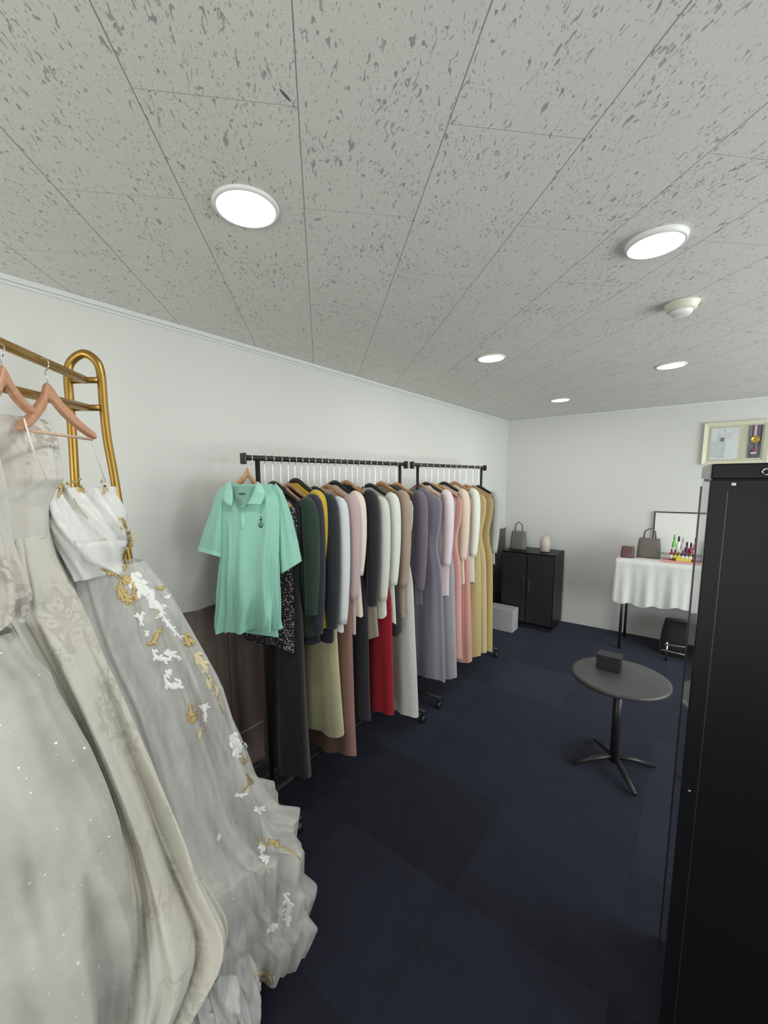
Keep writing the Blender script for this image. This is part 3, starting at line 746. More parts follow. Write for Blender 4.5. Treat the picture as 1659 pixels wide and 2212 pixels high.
# ------------------------------------------------------------------ GOWN B : ivory lace column
gB = thing('wedding_gown', 'ivory lace wedding gown with narrow trailing skirt, hanging between the two fuller gowns', 'wedding gown', (0, 0, 0), 0)
RBp = [(868, 44), (880, 62), (895, 81), (923, 111), (948, 124), (1000, 134), (1035, 140), (1055, 124), (1090, 108), (1150, 112), (1200, 125), (1250, 150), (1350, 203), (1450, 250), (1560, 298), (1640, 330), (1740, 370), (1850, 420), (1900, 450), (1940, 474), (1960, 480), (1985, 478), (2010, 468), (2060, 432), (2100, 402), (2150, 380), (2212, 362), (2300, 350)]
LBp = [(868, 0), (900, -30), (1000, -35), (1100, 0), (1163, 14), (1250, 25), (1320, 15), (1400, 60), (1500, 118), (1600, 165), (1700, 215), (1800, 252), (1900, 262), (2212, 255), (2300, 250)]
dB_L = [(0, 1.17), (1.0, 1.06), (1.9, 1.02)]; dB_R = [(0, 1.24), (.8, 1.19), (1.5, 1.15), (1.9, 1.14)]
bod2, _ = drape('bodice', LBp, RBp, dB_L, dB_R, 1.925, 1.605, [(0, .012), (.35, .045), (1, .066)], [(0, .012), (1, .05)], [(4, .7), (9, .4)], M['lacepink'], gB, nz=70, nt_=120, seed=31, amp=[(0, .06), (1, .03)], noise_amp=.003)
sk2, bS2 = drape('skirt', LBp, RBp, dB_L, dB_R, 1.612, .06, [(0, .067), (.3, .078), (1, .13)], [(0, .05), (.5, .07), (1, .12)], [(5, .9), (9, .7), (16, .3)], M['lace'], gB, nz=150, nt_=200, seed=37, amp=[(0, .02), (.15, .1), (.4, .25), (.8, .4), (1, .5)], noise_amp=.012, hemwave=.02)
tr2, _ = drape('train', [(2090, 330), (2212, 290), (2300, 280)], [(2100, 390), (2130, 400), (2160, 448), (2190, 462), (2212, 455), (2300, 440)], [(0, 1.2), (.3, 1.15)], [(0, 1.27), (.3, 1.2)], .17, .01, [(0, .03), (1, .08)], [(0, .03), (1, .05)], [(6, .8), (11, .5)], M['lace'], gB, nz=30, nt_=100, seed=41, amp=[(0, .15), (1, .25)], noise_amp=.015)

# ------------------------------------------------------------------ GOWN A : full sparkling tulle skirt
gA = thing('wedding_gown', 'full white wedding gown of sparkling tulle, closest at the lower left', 'wedding gown', (0, 0, 0), 0)
RAp = [(1285, -20), (1320, -6), (1345, 6), (1362, 30), (1410, 60), (1450, 104), (1500, 122), (1560, 158), (1600, 180), (1690, 216), (1760, 240), (1850, 258), (1950, 267), (2050, 268), (2212, 262), (2500, 262)]
LAp = [(1285, -200), (1400, -330), (1700, -420), (2212, -430)]
dA_L = [(0, .98), (.7, .90), (1.4, .86)]; dA_R = [(0, 1.17), (.6, 1.04), (1.2, .98)]
sk3, bS3 = drape('skirt', LAp, RAp, dA_L, dA_R, 1.40, .012, [(0, .06), (.25, .14), (1, .22)], [(0, .05), (.3, .1), (1, .14)], [(4, .8), (8, .5), (15, .25)], M['tulle'], gA, nz=140, nt_=220, seed=51, amp=[(0, .08), (.4, .25), (1, .4)], noise_amp=.02, skew=.5, wander=2)
RAs = [(900, -30), (980, -4), (1050, 6), (1110, 12), (1163, 19), (1210, 33), (1250, 49), (1285, 58), (1300, 57), (1312, 50)]
LAs = [(900, -130), (1163, -150), (1312, -160)]
slv, _ = drape('bodice', LAs, RAs, [(1.2, .86), (1.9, .88)], [(1.2, .97), (1.9, 1.0)], 1.84, 1.435, [(0, .03), (1, .06)], [(0, .03), (1, .05)], [(6, .7), (11, .5)], M['lacepink'], gA, nz=60, nt_=120, seed=57, amp=[(0, .1), (1, .2)], noise_amp=.01, hemwave=.012)
MB().tube([atz((-40, 905), .95), atz((-46, 860), .93), atz((-46, 800), .93), atz((-50, 735), .92)], .003, 6).build('hanging_loop', M['ribbon'], gA)

# ------------------------------------------------------------------ BLACK ROLLING RACKS
RX = .30
def black_rack(y0, y1, lab, zr=1.855):
    t = thing('garment_rack', lab, 'garment rack', (RX, y0, 0), 0, 'black garment racks along the left wall')
    L = y1-y0
    MB().tube([(0, .0, zr), (0, L, zr)], .0125, 12).build('hanging_bar', M['black'], t)
    for y in (-.008, L-.008):
        MB().box((-.019, y, zr-.030), (.019, y+.016, zr+.022)).build('end_cap', M['blackplastic'], t, False, .006)
    for y in (.075, L-.075):
        MB().tube([(0, y, .12), (0, y, zr-.01)], .0115, 10).build('post', M['black'], t)
        MB().tube([(-.22, y, .085), (.22, y, .085)], .013, 10).build('foot_bar', M['black'], t)
    MB().tube([(0, .075, .16), (0, L-.075, .16)], .010, 8).build('bottom_rail', M['black'], t)
    for x in (-.20, .20):
        for y in (.075, L-.075):
            b = MB(); b.tube([(x-.012, y, .028), (x+.012, y, .028)], .026, 14); b.tube([(x, y, .05), (x, y, .08)], .008, 8)
            b.build('caster', M['blackplastic'], t)
    return t
r_y0 = .0
rp = atz((523, 989), 1.85)
black_rack(1.10, 2.42, 'nearest black metal rolling rack, with the mint polo at its end')
black_rack(2.50, 3.78, 'second black metal rolling rack, farther along the left wall')

# ------------------------------------------------------------------ MINT POLO SHIRT at the rack's near end
polo = thing('polo_shirt', 'mint green polo shirt with a small black anchor, on a wooden hanger', 'shirt', (0, 0, 0))
PD = 1.83
Lb = [(1040, 487), (1060, 476), (1090, 474), (1150, 479), (1200, 479), (1260, 475), (1320, 471), (1344, 468)]
Rb = [(1040, 585), (1060, 600), (1090, 606), (1150, 604), (1200, 601), (1260, 600), (1320, 601), (1372, 603)]
pb, bP = drape('body', Lb, Rb, [(0, PD-.02), (2, PD-.02)], [(0, PD), (2, PD)], 1.735, 1.09, [(0, .02), (.12, .05), (1, .05)], [(0, .02), (.12, .04), (1, .04)], [(5, .9), (10, .5)], M['mint'], polo, nz=90, nt_=160, seed=62, amp=[(0, .03), (.3, .12), (1, .36)], noise_amp=.006, expo=.7)
# sleeves
def pxloft(name, rows, half, mat, parent, n=24, dd=0):
    """rows: (left px, right px, depth left, depth right)"""
    vs, fs = [], []
    for a, b, da, db in rows:
        A, B = atz(a, da), atz(b, db); c = (A+B)/2; w = (B-A)/2
        vd = (c-CAM).normalized()
        for k in range(n):
            th = 2*PI*k/n
            vs.append(c+w*math.cos(th)+vd*half*math.sin(th)*(1+.18*math.cos(5*th)))
    m = len(rows)
    for i in range(m-1):
        for k in range(n): fs.append((i*n+k, i*n+(k+1) % n, (i+1)*n+(k+1) % n, (i+1)*n+k))
    fs.append(tuple(range(n)))
    return mesh_obj(name, vs, fs, mat, parent)
d = PD
pxloft('sleeve', [((484, 1046), (500, 1052), d, d), ((470, 1062), (490, 1078), d-.01, d-.02), ((462, 1084), (484, 1106), d-.02, d-.03), ((452, 1112), (481, 1140), d-.02, d-.04), ((440, 1146), (480, 1172), d-.02, d-.05), ((429, 1180), (479, 1196), d-.02, d-.05)], .038, M['mint'], polo)
pxloft('cuff', [((428.5, 1180), (479.5, 1196), d-.02, d-.05), ((427, 1190), (478, 1204), d-.02, d-.05)], .040, M['mintlight'], polo)
pxloft('sleeve', [((588, 1050), (596, 1044), d, d), ((596, 1075), (610, 1060), d, d), ((600, 1110), (620, 1084), d, d+.01), ((603, 1160), (632, 1120), d, d+.02), ((604, 1205), (644, 1170), d, d+.03), ((607, 1240), (652, 1212), d, d+.03)], .035, M['mint'], polo)
TAIL = 1
# collar
def quadsheet(name, A, B, mat, parent, n=8, th=.003):
    """ruled sheet between two 3-D polylines"""
    A = smooth_path(A, n); B = smooth_path(B, n)
    m = min(len(A), len(B)); vs = []; fs = []
    for i in range(m):
        for u in (0, .33, .66, 1): vs.append(A[i].lerp(B[i], u))
    for i in range(m-1):
        for j in range(3): fs.append((i*4+j, i*4+j+1, (i+1)*4+j+1, (i+1)*4+j))
    o = mesh_obj(name, vs, fs, mat, parent); s = o.modifiers.new('solid', 'SOLIDIFY'); s.thickness = th; s.offset = 0
    return o
f = PD-.088
tail = pxloft('back_hem', [((489, 1330), (601, 1335), PD+.01, PD+.01), ((492, 1350), (601, 1362), PD+.01, PD+.01), ((507, 1364), (602, 1377), PD+.01, PD+.01)], .018, M['mint'], polo)
quadsheet('collar', [atz((497, 1039), f+.02), atz((502, 1062), f), atz((503, 1080), f), atz((500, 1092), f)], [atz((486, 1047), f+.03), atz((482, 1066), f), atz((481, 1082), f-.003), atz((497, 1092), f)], M['mintlight'], polo)
quadsheet('collar', [atz((557, 1040), f+.03), atz((550, 1055), f), atz((543, 1072), f), atz((533, 1089), f)], [atz((567, 1050), f+.03), atz((572, 1062), f), atz((571, 1075), f), atz((564, 1089), f-.003)], M['mintlight'], polo)
quadsheet('collar', [atz((503, 1048), f+.06), atz((515, 1058), f+.07), atz((535, 1063), f+.07), atz((553, 1053), f+.06)], [atz((505, 1040), f+.06), atz((520, 1050), f+.07), atz((538, 1052), f+.07), atz((556, 1042), f+.06)], M['mintlight'], polo)
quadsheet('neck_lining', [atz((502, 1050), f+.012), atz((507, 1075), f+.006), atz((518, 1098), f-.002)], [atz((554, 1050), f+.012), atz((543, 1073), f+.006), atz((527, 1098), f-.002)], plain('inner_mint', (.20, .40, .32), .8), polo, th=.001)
st = lambda nm, s, m: stitch(nm, s, [bP], M[m], polo, lift=.006, fallback=None)
st('placket', [([(523, 1098), (524, 1120), (524, 1145)], 12)], 'mintlight')
st('anchor_emblem', [([(564, 1118), (563, 1136)], 1.6), ([(560, 1122), (567, 1122)], 1.8), ([(558.5, 1130), (560, 1136), (563, 1139), (566, 1137), (567.5, 1130)], 2.2), ([(562, 1115), (564.5, 1116.5)], 2)], 'inkblack')
quadsheet('size_print', [atz((512, 1077), f+.001), atz((517, 1090), f-.004)], [atz((518, 1076), f+.001), atz((522, 1090), f-.004)], M['inkgrey'], polo, th=.001)
quadsheet('neck_label', [atz((516, 1065.5), f), atz((529, 1065.5), f)], [atz((516, 1068), f), atz((529, 1068), f)], M['inkblack'], polo, th=.001)
hh_, PL_, PR_ = wooden_hanger('clothes_hanger', 'pale wooden hanger inside the mint polo collar', [(536, 1014), (537, 1006), (543, 1001), (545, 990), (543, 982), (538, 984)], (534, 1021), PD+.015, (503, 1048), PD-.01, (562, 1050), PD+.01, .012, .012, rodd=False, group='hangers on the black racks')
for ch in hh_.children:
    if ch.name.startswith('shoulder'): ch.data.materials[0] = M['hangerwood']
# broaden the hanger arms hidden in the shirt is not needed

# ------------------------------------------------------------------ CLOTHES ON THE BLACK RACKS
def clothes_hanger(y, x0, x1, zs, mat, lab, zr=1.855):
    t = thing('clothes_hanger', lab, 'clothes hanger', (RX, y, zs), 0, 'hangers on the black racks')
    a, b = x0-RX, x1-RX
    pts = smooth_path([(a, 0, -.055), (a*.5, 0, -.012), (0, 0, .03), (b*.5, 0, -.012), (b, 0, -.055)], 5)
    MB().tube(pts, [.007+.007*(1-abs(2*i/(len(pts)-1)-1)) for i in range(len(pts))], 8).build('shoulder_bar', mat, t)
    top = zr-zs+.016
    MB().tube(smooth_path([(0, 0, .03), (0, 0, top-.045), (.012, 0, top-.03), (.014, 0, top-.012), (0, 0, top), (-.014, 0, top-.010)], 4), .0018, 6).build('hook', M['chrome'], t)
    return t
def garment(kind, y, x0, x1, zt, zb, mat, name, lab, cat, yaw=0, seed=0, flare=.04, thick=.028, sleeve=True):
    rnd = random.Random(seed); t = thing(name, lab, cat, (RX, y, 0), yaw)
    nz, n = 40, 44; vs, fs = [], []
    ph = [rnd.uniform(0, 6.28) for _ in range(5)]
    ci = (x0+x1)/2-RX; hw = (x1-x0)/2
    for i in range(nz+1):
        u = i/nz; z = zt+(zb-zt)*u
        drop = (zt-z)
        w = hw*(.30+.70*sm(drop/.10)) if kind != 'skirt' else hw*(.75+.25*sm(drop/.5))
        if kind == 'dress': w *= (1-.18*math.exp(-((drop-.42)/.13)**2))
        w += flare*max(0, u-.35); T = thick*(.45+.55*sm(drop/.2))+ (.035*u if kind in ('dress', 'skirt') else .012*u)
        for k in range(n):
            th = 2*PI*k/n; c, s = math.cos(th), math.sin(th)
            fold = 1+(.12+.38*u)*(.6*math.cos(7*th+ph[0]+u)+.4*math.cos(12*th+ph[1]-u))*.55
            vs.append((ci+w*c*(1+.02*math.cos(6*th+ph[2])), T*s*fold+.012*math.sin(4*u+ph[3]), z+(.012*math.sin(3*th+ph[4])*u)))
    for i in range(nz):
        for k in range(n): fs.append((i*n+k, i*n+(k+1) % n, (i+1)*n+(k+1) % n, (i+1)*n+k))
    fs.append(tuple(range(n)))
    mesh_obj('body', vs, fs, mat, t)
    if sleeve:
        ln = sleeve if isinstance(sleeve, float) else .55
        for sg in (-1, 1):
            bx = ci+sg*hw*.93
            pts = [(bx-sg*.03, 0, zt-.055), (bx+sg*.012, 0, zt-.10), (bx+sg*.020, -.004, zt-.10-ln*.5), (bx+sg*.012, -.012, zt-.10-ln)]
            MB().tube(smooth_path(pts, 5), [.030+.012*math.sin(PI*q/15) for q in range(16)], 12, flat=1.0).build('sleeve', mat, t)
    return t
cm = lambda r, g, b, nm='garment_cloth', **k: mat_cloth(nm, srgb(r, g, b), **k)
# (kind, y, x0, x1, ztop, zbot, rgb, name, category, label, sleeve)
CL = [
 ('top', 1.215, .05, .47, 1.70, .93, 'sequin', 'top', 'top', 'black sequinned top hanging just behind the mint polo', .22),
 ('dress', 1.262, .15, .50, 1.72, .26, (30, 31, 30), 'dress', 'dress', 'long black dress behind the sequinned top', False),
 ('shirt', 1.310, .06, .52, 1.70, .98, (34, 56, 44), 'shirt', 'shirt', 'dark green shirt beside the mint polo', .5),
 ('coat', 1.358, .05, .52, 1.71, .93, (32, 37, 48), 'jacket', 'jacket', 'navy jacket, first of three dark jackets behind the polo', .62),
 ('shirt', 1.402, .07, .50, 1.735, 1.0, (206, 172, 50), 'shirt', 'shirt', 'mustard yellow shirt squeezed between navy jackets', .3),
 ('coat', 1.445, .05, .53, 1.71, .92, (35, 40, 46), 'jacket', 'jacket', 'charcoal jacket directly in front of the long beige dress', .62),
 ('dress', 1.49, .07, .50, 1.68, .36, (186, 182, 146), 'dress', 'dress', 'long pale beige dress below the dark jackets', False),
 ('shirt', 1.535, .06, .52, 1.69, .95, (216, 220, 222), 'shirt', 'shirt', 'white shirt right of the dark jackets', .6),
 ('dress', 1.585, .08, .52, 1.68, .20, (134, 100, 90), 'dress', 'dress', 'long dusty brown-pink dress hanging nearly to the floor', False),
 ('shirt', 1.635, .06, .51, 1.70, .90, (190, 168, 168), 'blouse', 'blouse', 'dusty mauve blouse beside the white shirt', .5),
 ('shirt', 1.69, .07, .50, 1.72, .98, (228, 214, 202), 'blouse', 'blouse', 'cream blouse left of the black jacket', .4),
 ('dress', 1.735, .08, .50, 1.68, .34, (36, 36, 38), 'dress', 'dress', 'long black dress between the cream blouse and the red dress', False),
 ('coat', 1.79, .05, .52, 1.72, 1.02, (33, 32, 36), 'jacket', 'jacket', 'short black jacket above the taupe skirt', .6),
 ('skirt', 1.845, .12, .50, 1.45, .80, (146, 138, 120), 'skirt', 'skirt', 'taupe skirt just above the red dress', False),
 ('shirt', 1.895, .06, .52, 1.68, .92, (205, 208, 198), 'shirt', 'shirt', 'off-white shirt over the red dress', .55),
 ('dress', 1.955, .08, .51, 1.62, .27, (140, 10, 28), 'dress', 'dress', 'long bright red dress', False),
 ('shirt', 2.01, .06, .51, 1.70, .84, (214, 216, 208), 'blouse', 'blouse', 'pale ivory blouse right of the red dress', .5),
 ('skirt', 2.07, .12, .50, 1.4, .75, (42, 40, 38), 'skirt', 'skirt', 'short black skirt between ivory blouse and white dress', False),
 ('shirt', 2.13, .06, .51, 1.71, .86, (160, 140, 124), 'shirt', 'shirt', 'light brown shirt at the end of the nearest rack', .55),
 ('dress', 2.21, .08, .52, 1.69, .12, (196, 197, 190), 'dress', 'dress', 'long white dress near the end of the first rack', False),
 ('coat', 2.30, .06, .52, 1.70, .88, (100, 92, 104), 'jacket', 'jacket', 'plum grey jacket last on the nearest rack', .6),
 ('dress', 2.60, .08, .52, 1.69, .22, (138, 134, 146), 'dress', 'dress', 'long lavender grey dress first on the farther rack', False),
 ('shirt', 2.69, .06, .51, 1.70, .85, (214, 200, 204), 'blouse', 'blouse', 'pale pink blouse on the farther rack', .5),
 ('dress', 2.78, .08, .52, 1.69, .16, (160, 158, 164), 'dress', 'dress', 'long silver grey dress on the farther rack', False),
 ('dress', 2.88, .08, .53, 1.68, .30, (206, 154, 146), 'dress', 'dress', 'long salmon pink dress on the farther rack', False),
 ('shirt', 2.97, .06, .51, 1.70, .90, (214, 196, 178), 'blouse', 'blouse', 'peach blouse on the farther rack', .5),
 ('dress', 3.06, .08, .52, 1.68, .20, (200, 150, 140), 'dress', 'dress', 'dusty pink dress hanging next to the gold dresses', False),
 ('shirt', 3.16, .06, .51, 1.70, .86, (220, 222, 210), 'shirt', 'shirt', 'off-white shirt among the gold dresses', .5),
 ('dress', 3.26, .08, .52, 1.67, .18, (190, 170, 120), 'dress', 'dress', 'dull gold dress, first of the gold dresses', False),
 ('dress', 3.38, .08, .52, 1.67, .16, (200, 182, 138), 'dress', 'dress', 'pale gold dress between two darker gold ones', False),
 ('dress', 3.52, .08, .52, 1.66, .14, (176, 156, 104), 'dress', 'dress', 'dark gold dress at the far end of the farther rack', False),
 ('shirt', 3.64, .08, .50, 1.66, .95, (170, 172, 168), 'shirt', 'shirt', 'light grey shirt last on the farther rack', .5),
]
for i, (k, y, x0, x1, zt, zb, c, nm, cat, lab, sl) in enumerate(CL):
    mt = M['sequin'] if c == 'sequin' else mat_cloth(nm+'_cloth', srgb(*c), .8, .06)
    garment(k, y, x0+.03, x1-.02, zt, zb, mt, nm, lab, cat, yaw=random.Random(i).uniform(-.05, .05), seed=i*13+5, flare=.05 if k == 'dress' else .015, sleeve=sl)
    hm = M['hangerwood'] if i % 3 != 1 else M['blackplastic']
    clothes_hanger(y, .12, .48, zt-.015, hm, ('wooden' if i % 3 != 1 else 'black plastic')+' hanger holding the '+lab.split(',')[0].replace('long ', '')[:60])

# brown board and dark bag at the foot of the wall
b = MB(); b.box((.022, 1.21, .006), (.20, 1.40, .026)); tag(b.build('board', M['plank'], None, False, .002), 'brown wood-grain board lying on the floor against the wainscot', 'board')
vs, fs = [], []
for i in range(13):
    u = i/12
    for k in range(16):
        th = 2*PI*k/16; r = .045*math.sin(PI*min(.96, max(.04, u)))**.45*(1+.12*math.sin(3*th+i))
        vs.append((.075+r*math.cos(th)*1.0, 1.13+u*.27, .075+r*.95*math.sin(th)+.004*math.sin(5*u)))
for i in range(12):
    for k in range(16): fs.append((i*16+k, i*16+(k+1) % 16, (i+1)*16+(k+1) % 16, (i+1)*16+k))
fs += [tuple(range(16))[::-1], tuple(range(192, 208))]
tag(mesh_obj('bundle', vs, fs, M['blackplastic'] if False else mat_cloth('black_bundle_cloth', (.008, .008, .01))), 'black cloth bundle lying on the brown board below the wainscot', 'bundle')

# ------------------------------------------------------------------ BLACK CABINET at the right
cabx, caby = 1.968, 1.25
cr = math.radians(1.75)
cab = thing('steel_cabinet', 'tall black enamelled cabinet at the right edge of the picture', 'cabinet', (cabx, caby, 0), cr)
ct = 1.778; D_, W_ = .46, .9
MB().box((.004, .004, .0), (W_, D_, ct)).build('body', M['cab'], cab, False, .003)
MB().box((0, .001, 0.0), (W_, .010, ct-.037)).build('front_panel', M['cab'], cab, False, .0015)
MB().box((.0, -.001, ct-.035), (W_, .012, ct+.001)).build('top_rail', M['cab'], cab, False, .003)
MB().box((-.0025, .012, ct-.035), (.006, D_, ct+.001)).build('side_cap', M['cabgrey'], cab, False)
MB().box((-.0015, .012, .0), (.006, D_-.05, ct-.042)).build('side_panel', M['cabgloss'], cab, False)
MB().box((-.0035, D_-.045, .0), (.006, D_, ct-.06)).build('rear_edge', M['blackplastic'], cab, False)
def cabpt(px):
    P = ony(px, caby-.002); d_ = P-Vector((cabx, caby, 0)); return Vector((d_.x*math.cos(cr)+d_.y*math.sin(cr), d_.z))
q = cabpt((1571, 1062))
MB().box((q.x, -.0012, .06), (q.x+.0022, .002, q.y)).build('panel_seam', plain('seam_grey', (.016, .018, .02), .4), cab, False)
q = cabpt((1585, 1046))
b = MB(); b.tube([(q.x-.004, -.0025, q.y), (q.x+.004, -.0025, q.y)], .0034, 12); b.build('white_plug', M['white'], cab)
q = cabpt((1652, 1019))
MB().tube(smooth_path([(q.x+.006, -.004, q.y+.006), (q.x, -.008, q.y+.006), (q.x-.005, -.010, q.y), (q.x, -.008, q.y-.006), (q.x+.006, -.004, q.y-.006)], 4), .0013, 8).build('chrome_hook', M['chrome'], cab)
q = cabpt((1489, 1708))
MB().lathe((q.x, -.002, q.y), [(.003, -.002), (.0034, 0), (.003, .002)], 12).build('rivet', M['chrome'], cab)

# ------------------------------------------------------------------ FRAMED CERTIFICATE AND MEDAL on the far wall
def wallpt(px, off=0):
    y = 5.2
    for _ in range(3): P = ony(px, y-off); y = yfar(P.x)
    P = ony(px, y-off); return P
tl = wallpt((1523, 914), .035); br = wallpt((1655, 1001), .035)
fx0, fx1, fz0, fz1 = tl.x, br.x, wallpt((1523, 1004), .035).z, (wallpt((1523, 914), .035).z+wallpt((1648, 907), .035).z)/2
fy = yfar(fx0)-.035
tf = thing('picture_frame', 'cream framed certificate and gold medal on the far wall above the cabinet', 'picture frame', (fx0, fy, fz0), math.atan(.024))
w_, h_ = fx1-fx0, fz1-fz0
M['cream'] = plain('cream_gloss_frame', (.72, .70, .53), .3, var=.03)
M['matboard'] = plain('beige_mat_board', (.56, .53, .40), .8, var=.03)
M['paper'] = plain('certificate_paper', (.66, .69, .69), .6, var=.02)
fw_ = .032
def fbar(a, b, c, d_):   # mitred bars with a raised rim
    return MB().add([(a[0], 0, a[1]), (b[0], 0, b[1]), (c[0], .012, c[1]), (d_[0], .012, d_[1]), (a[0], .033, a[1]), (b[0], .033, b[1]), (c[0], .033, c[1]), (d_[0], .033, d_[1])],
                    [(0, 1, 2, 3), (4, 7, 6, 5), (0, 4, 5, 1), (1, 5, 6, 2), (2, 6, 7, 3), (3, 7, 4, 0)])
i0 = (fw_, fw_); i1 = (w_-fw_, fw_); i2 = (w_-fw_, h_-fw_); i3 = (fw_, h_-fw_)
for a, b, c, d_ in (((0, 0), (w_, 0), i1, i0), ((w_, 0), (w_, h_), i2, i1), ((w_, h_), (0, h_), i3, i2), ((0, h_), (0, 0), i0, i3)):
    fbar(a, b, c, d_).build('frame_bar', M['cream'], tf, False)
MB().box((fw_, .018, fw_), (w_-fw_, .024, h_-fw_)).build('mat_board', M['matboard'], tf, False)
pp = MB().box((.115*w_, .014, .05), (.555*w_, .018, h_-.055)).build('certificate', M['paper'], tf, False)
MB().box((.26*w_, .0125, h_*.55), (.335*w_, .014, h_*.64)).build('seal', plain('seal_grey', (.12, .12, .12), .6), pp, False)
MB().box((.13*w_, .0128, .07), (.36*w_, .014, h_*.56)).build('shaded_field', plain('pale_grey_print', (.50, .56, .55), .7), pp, False)
b = MB()
b.box((.32*w_, .0125, h_-.085), (.36*w_, .014, h_-.077)); b.box((.47*w_, .0125, h_-.09), (.52*w_, .014, h_-.087)); b.box((.21*w_, .0125, .068), (.36*w_, .014, .073))
for k in range(5): b.box((.22*w_, .0125, h_-.105-.012*k), ((.47-.03*(k % 2))*w_, .0135, h_-.1035-.012*k))
b.build('print', plain('grey_ink', (.3, .31, .31), .6), pp, False)
mx0, mx1 = .70*w_, .905*w_; mxc = (mx0+mx1)/2
pn = MB().box((mx0, .012, .055), (mx1, .018, h_-.045)).build('medal_panel', plain('black_velvet', (.02, .022, .03), .9), tf, False)
for k, c in enumerate(((.12, .05, .1), (.6, .5, .55), (.55, .3, .33), (.12, .05, .1))):
    MB().box((mxc-.020+.010*k, .009, h_*.60), (mxc-.010+.010*k, .012, h_-.045)).build('ribbon_stripe', plain('ribbon_colour', c, .6), pn, False)
MX = Matrix.Rotation(PI/2, 4, 'X')
MB().lathe((mxc, .008, h_*.56), [(.030, -.003), (.032, 0), (.030, .003), (.026, .004), (.024, .002), (.002, .002)], 32, M4=MX).build('medal', plain('gold_medal', (.62, .40, .08), .3, .6), pn)
MB().box((mxc-.012, .003, h_*.56-.003), (mxc+.012, .006, h_*.56+.003)).build('medal_relief', plain('dark_relief', (.15, .09, .02), .5), pn, False)
MB().lathe((mxc-.003, .008, h_*.30), [(.014, -.003), (.016, 0), (.014, .003), (.002, .003)], 24, M4=MX).build('badge', plain('maroon_badge', (.25, .05, .06), .4), pn)
MB().box((mxc-.022, .006, h_*.235), (mxc+.016, .010, h_*.265)).build('badge_scroll', M['white'], pn, False)
MB().box((fw_*.8, .0105, fw_*.8), (w_-fw_*.8, .0115, h_-fw_*.8)).build('glass', None or (lambda: (lambda m: m)(mat_sheer('frame_glass', (.9, .93, .93), .06)))(), tf, False)

# ------------------------------------------------------------------ FAR TABLE, CLOTH, BOTTLES
ty0, ty1 = 4.62, 5.10
tzt = .942
tx0, tx1 = 1.36, 2.75
tb = thing('table', 'white-covered side table against the far wall', 'table', ((tx0+tx1)/2, (ty0+ty1)/2, 0))
cx_, cy_ = (tx0+tx1)/2, (ty0+ty1)/2
MB((cx_, cy_, 0)).box((tx0, ty0, tzt-.03), (tx1, ty1, tzt-.003)).build('tabletop', M['white'], tb, False, .004)
for x in (tx0+.06, tx1-.06):
    for y in (ty0+.05, ty1-.05):
        MB((cx_, cy_, 0)).tube([(x, y, 0), (x, y, tzt-.03)], .014, 8).build('leg', M['chrome'], tb)
vs, fs = [], []; n = 260
per = []
hx, hy = (tx1-tx0)/2+.012, (ty1-ty0)/2+.012
P_ = 2*(2*hx+2*hy)
def perim(s):
    s = s % P_
    if s < 2*hx: return (-hx+s, -hy, 0, -1)
    s -= 2*hx
    if s < 2*hy: return (hx, -hy+s, 1, 0)
    s -= 2*hy
    if s < 2*hx: return (hx-s, hy, 0, 1)
    s -= 2*hx
    return (-hx, hy-s, -1, 0)
nr = 10
for j in range(nr+1):
    u = j/nr
    for k in range(n):
        x, y, nx_, ny_ = perim(P_*k/n)
        wv_ = .014*u*(math.sin(k*.42)+.6*math.sin(k*.97+2))
        if ny_ == 1: wv_ = 0
        vs.append((cx_+x+nx_*wv_, cy_+y+ny_*wv_, tzt+.002-(.435+.018*math.sin(k*.11)+.01*math.sin(k*.5))*u))
for j in range(nr):
    for k in range(n): fs.append((j*n+k, j*n+(k+1) % n, (j+1)*n+(k+1) % n, (j+1)*n+k))
fs.append(tuple(range(n)))
tag(mesh_obj('tablecloth', vs, fs, mat_cloth('white_tablecloth', (.74, .75, .73), .7, .05)), 'white tablecloth hanging in soft folds over the side table', 'tablecloth')
# white board with thin black frame behind the table
bx0, bx1 = 1.60, 2.35
bt = thing('framed_panel', 'white panel with a thin black frame behind the bottles', 'panel', (bx0, yfar(bx0)-.03, .96), math.atan(.024))
bh = wallpt((1475, 1106)).z-.96
MB().box((.0, .006, .0), (bx1-bx0, .02, bh)).build('panel', M['white'], bt, False)
b = MB(); b.box((0, 0, bh-.012), (bx1-bx0, .006, bh)); b.box((0, 0, 0), (.012, .006, bh)); b.box((bx1-bx0-.012, 0, 0), (bx1-bx0, .006, bh)); b.build('frame', M['blackplastic'], bt, False)
# tray of bottles
tray = tag(MB((1.93, 4.70, tzt+.004)).box((1.72, 4.645, tzt+.004), (2.10, 4.76, tzt+.014)).box((1.72, 4.645, tzt+.014), (2.10, 4.65, tzt+.028)).box((1.72, 4.755, tzt+.014), (2.10, 4.76, tzt+.028)).build('tray', plain('pink_tray', (.62, .30, .28), .5), None, False), 'pale pink tray of small bottles on the white tablecloth', 'tray')
tray.location = (1.93, 4.70, tzt+.004)
def bottle(x, y, z, r, h, body, cap, lab, lc=None, cat='bottle', gp='small bottles on the side table'):
    t = thing('bottle', lab, cat, (x, y, z), 0, gp)
    MB().lathe((0, 0, 0), [(r*.9, 0), (r, .004), (r, h*.62), (r*.8, h*.70), (r*.38, h*.76), (r*.38, h*.80)], 16).build('glass', body, t)
    MB().lathe((0, 0, 0), [(r*.48, h*.79), (r*.48, h*.99), (r*.42, h)], 14).build('cap', cap, t)
    if lc: MB().lathe((0, 0, 0), [(r*1.02, h*.18), (r*1.02, h*.5)], 16).build('label', lc, t)
    return t
pc = lambda r, g, b, n='bottle_colour', ro=.2: plain(n, srgb(r, g, b), ro, 0, .04)
gz = tzt+.0145
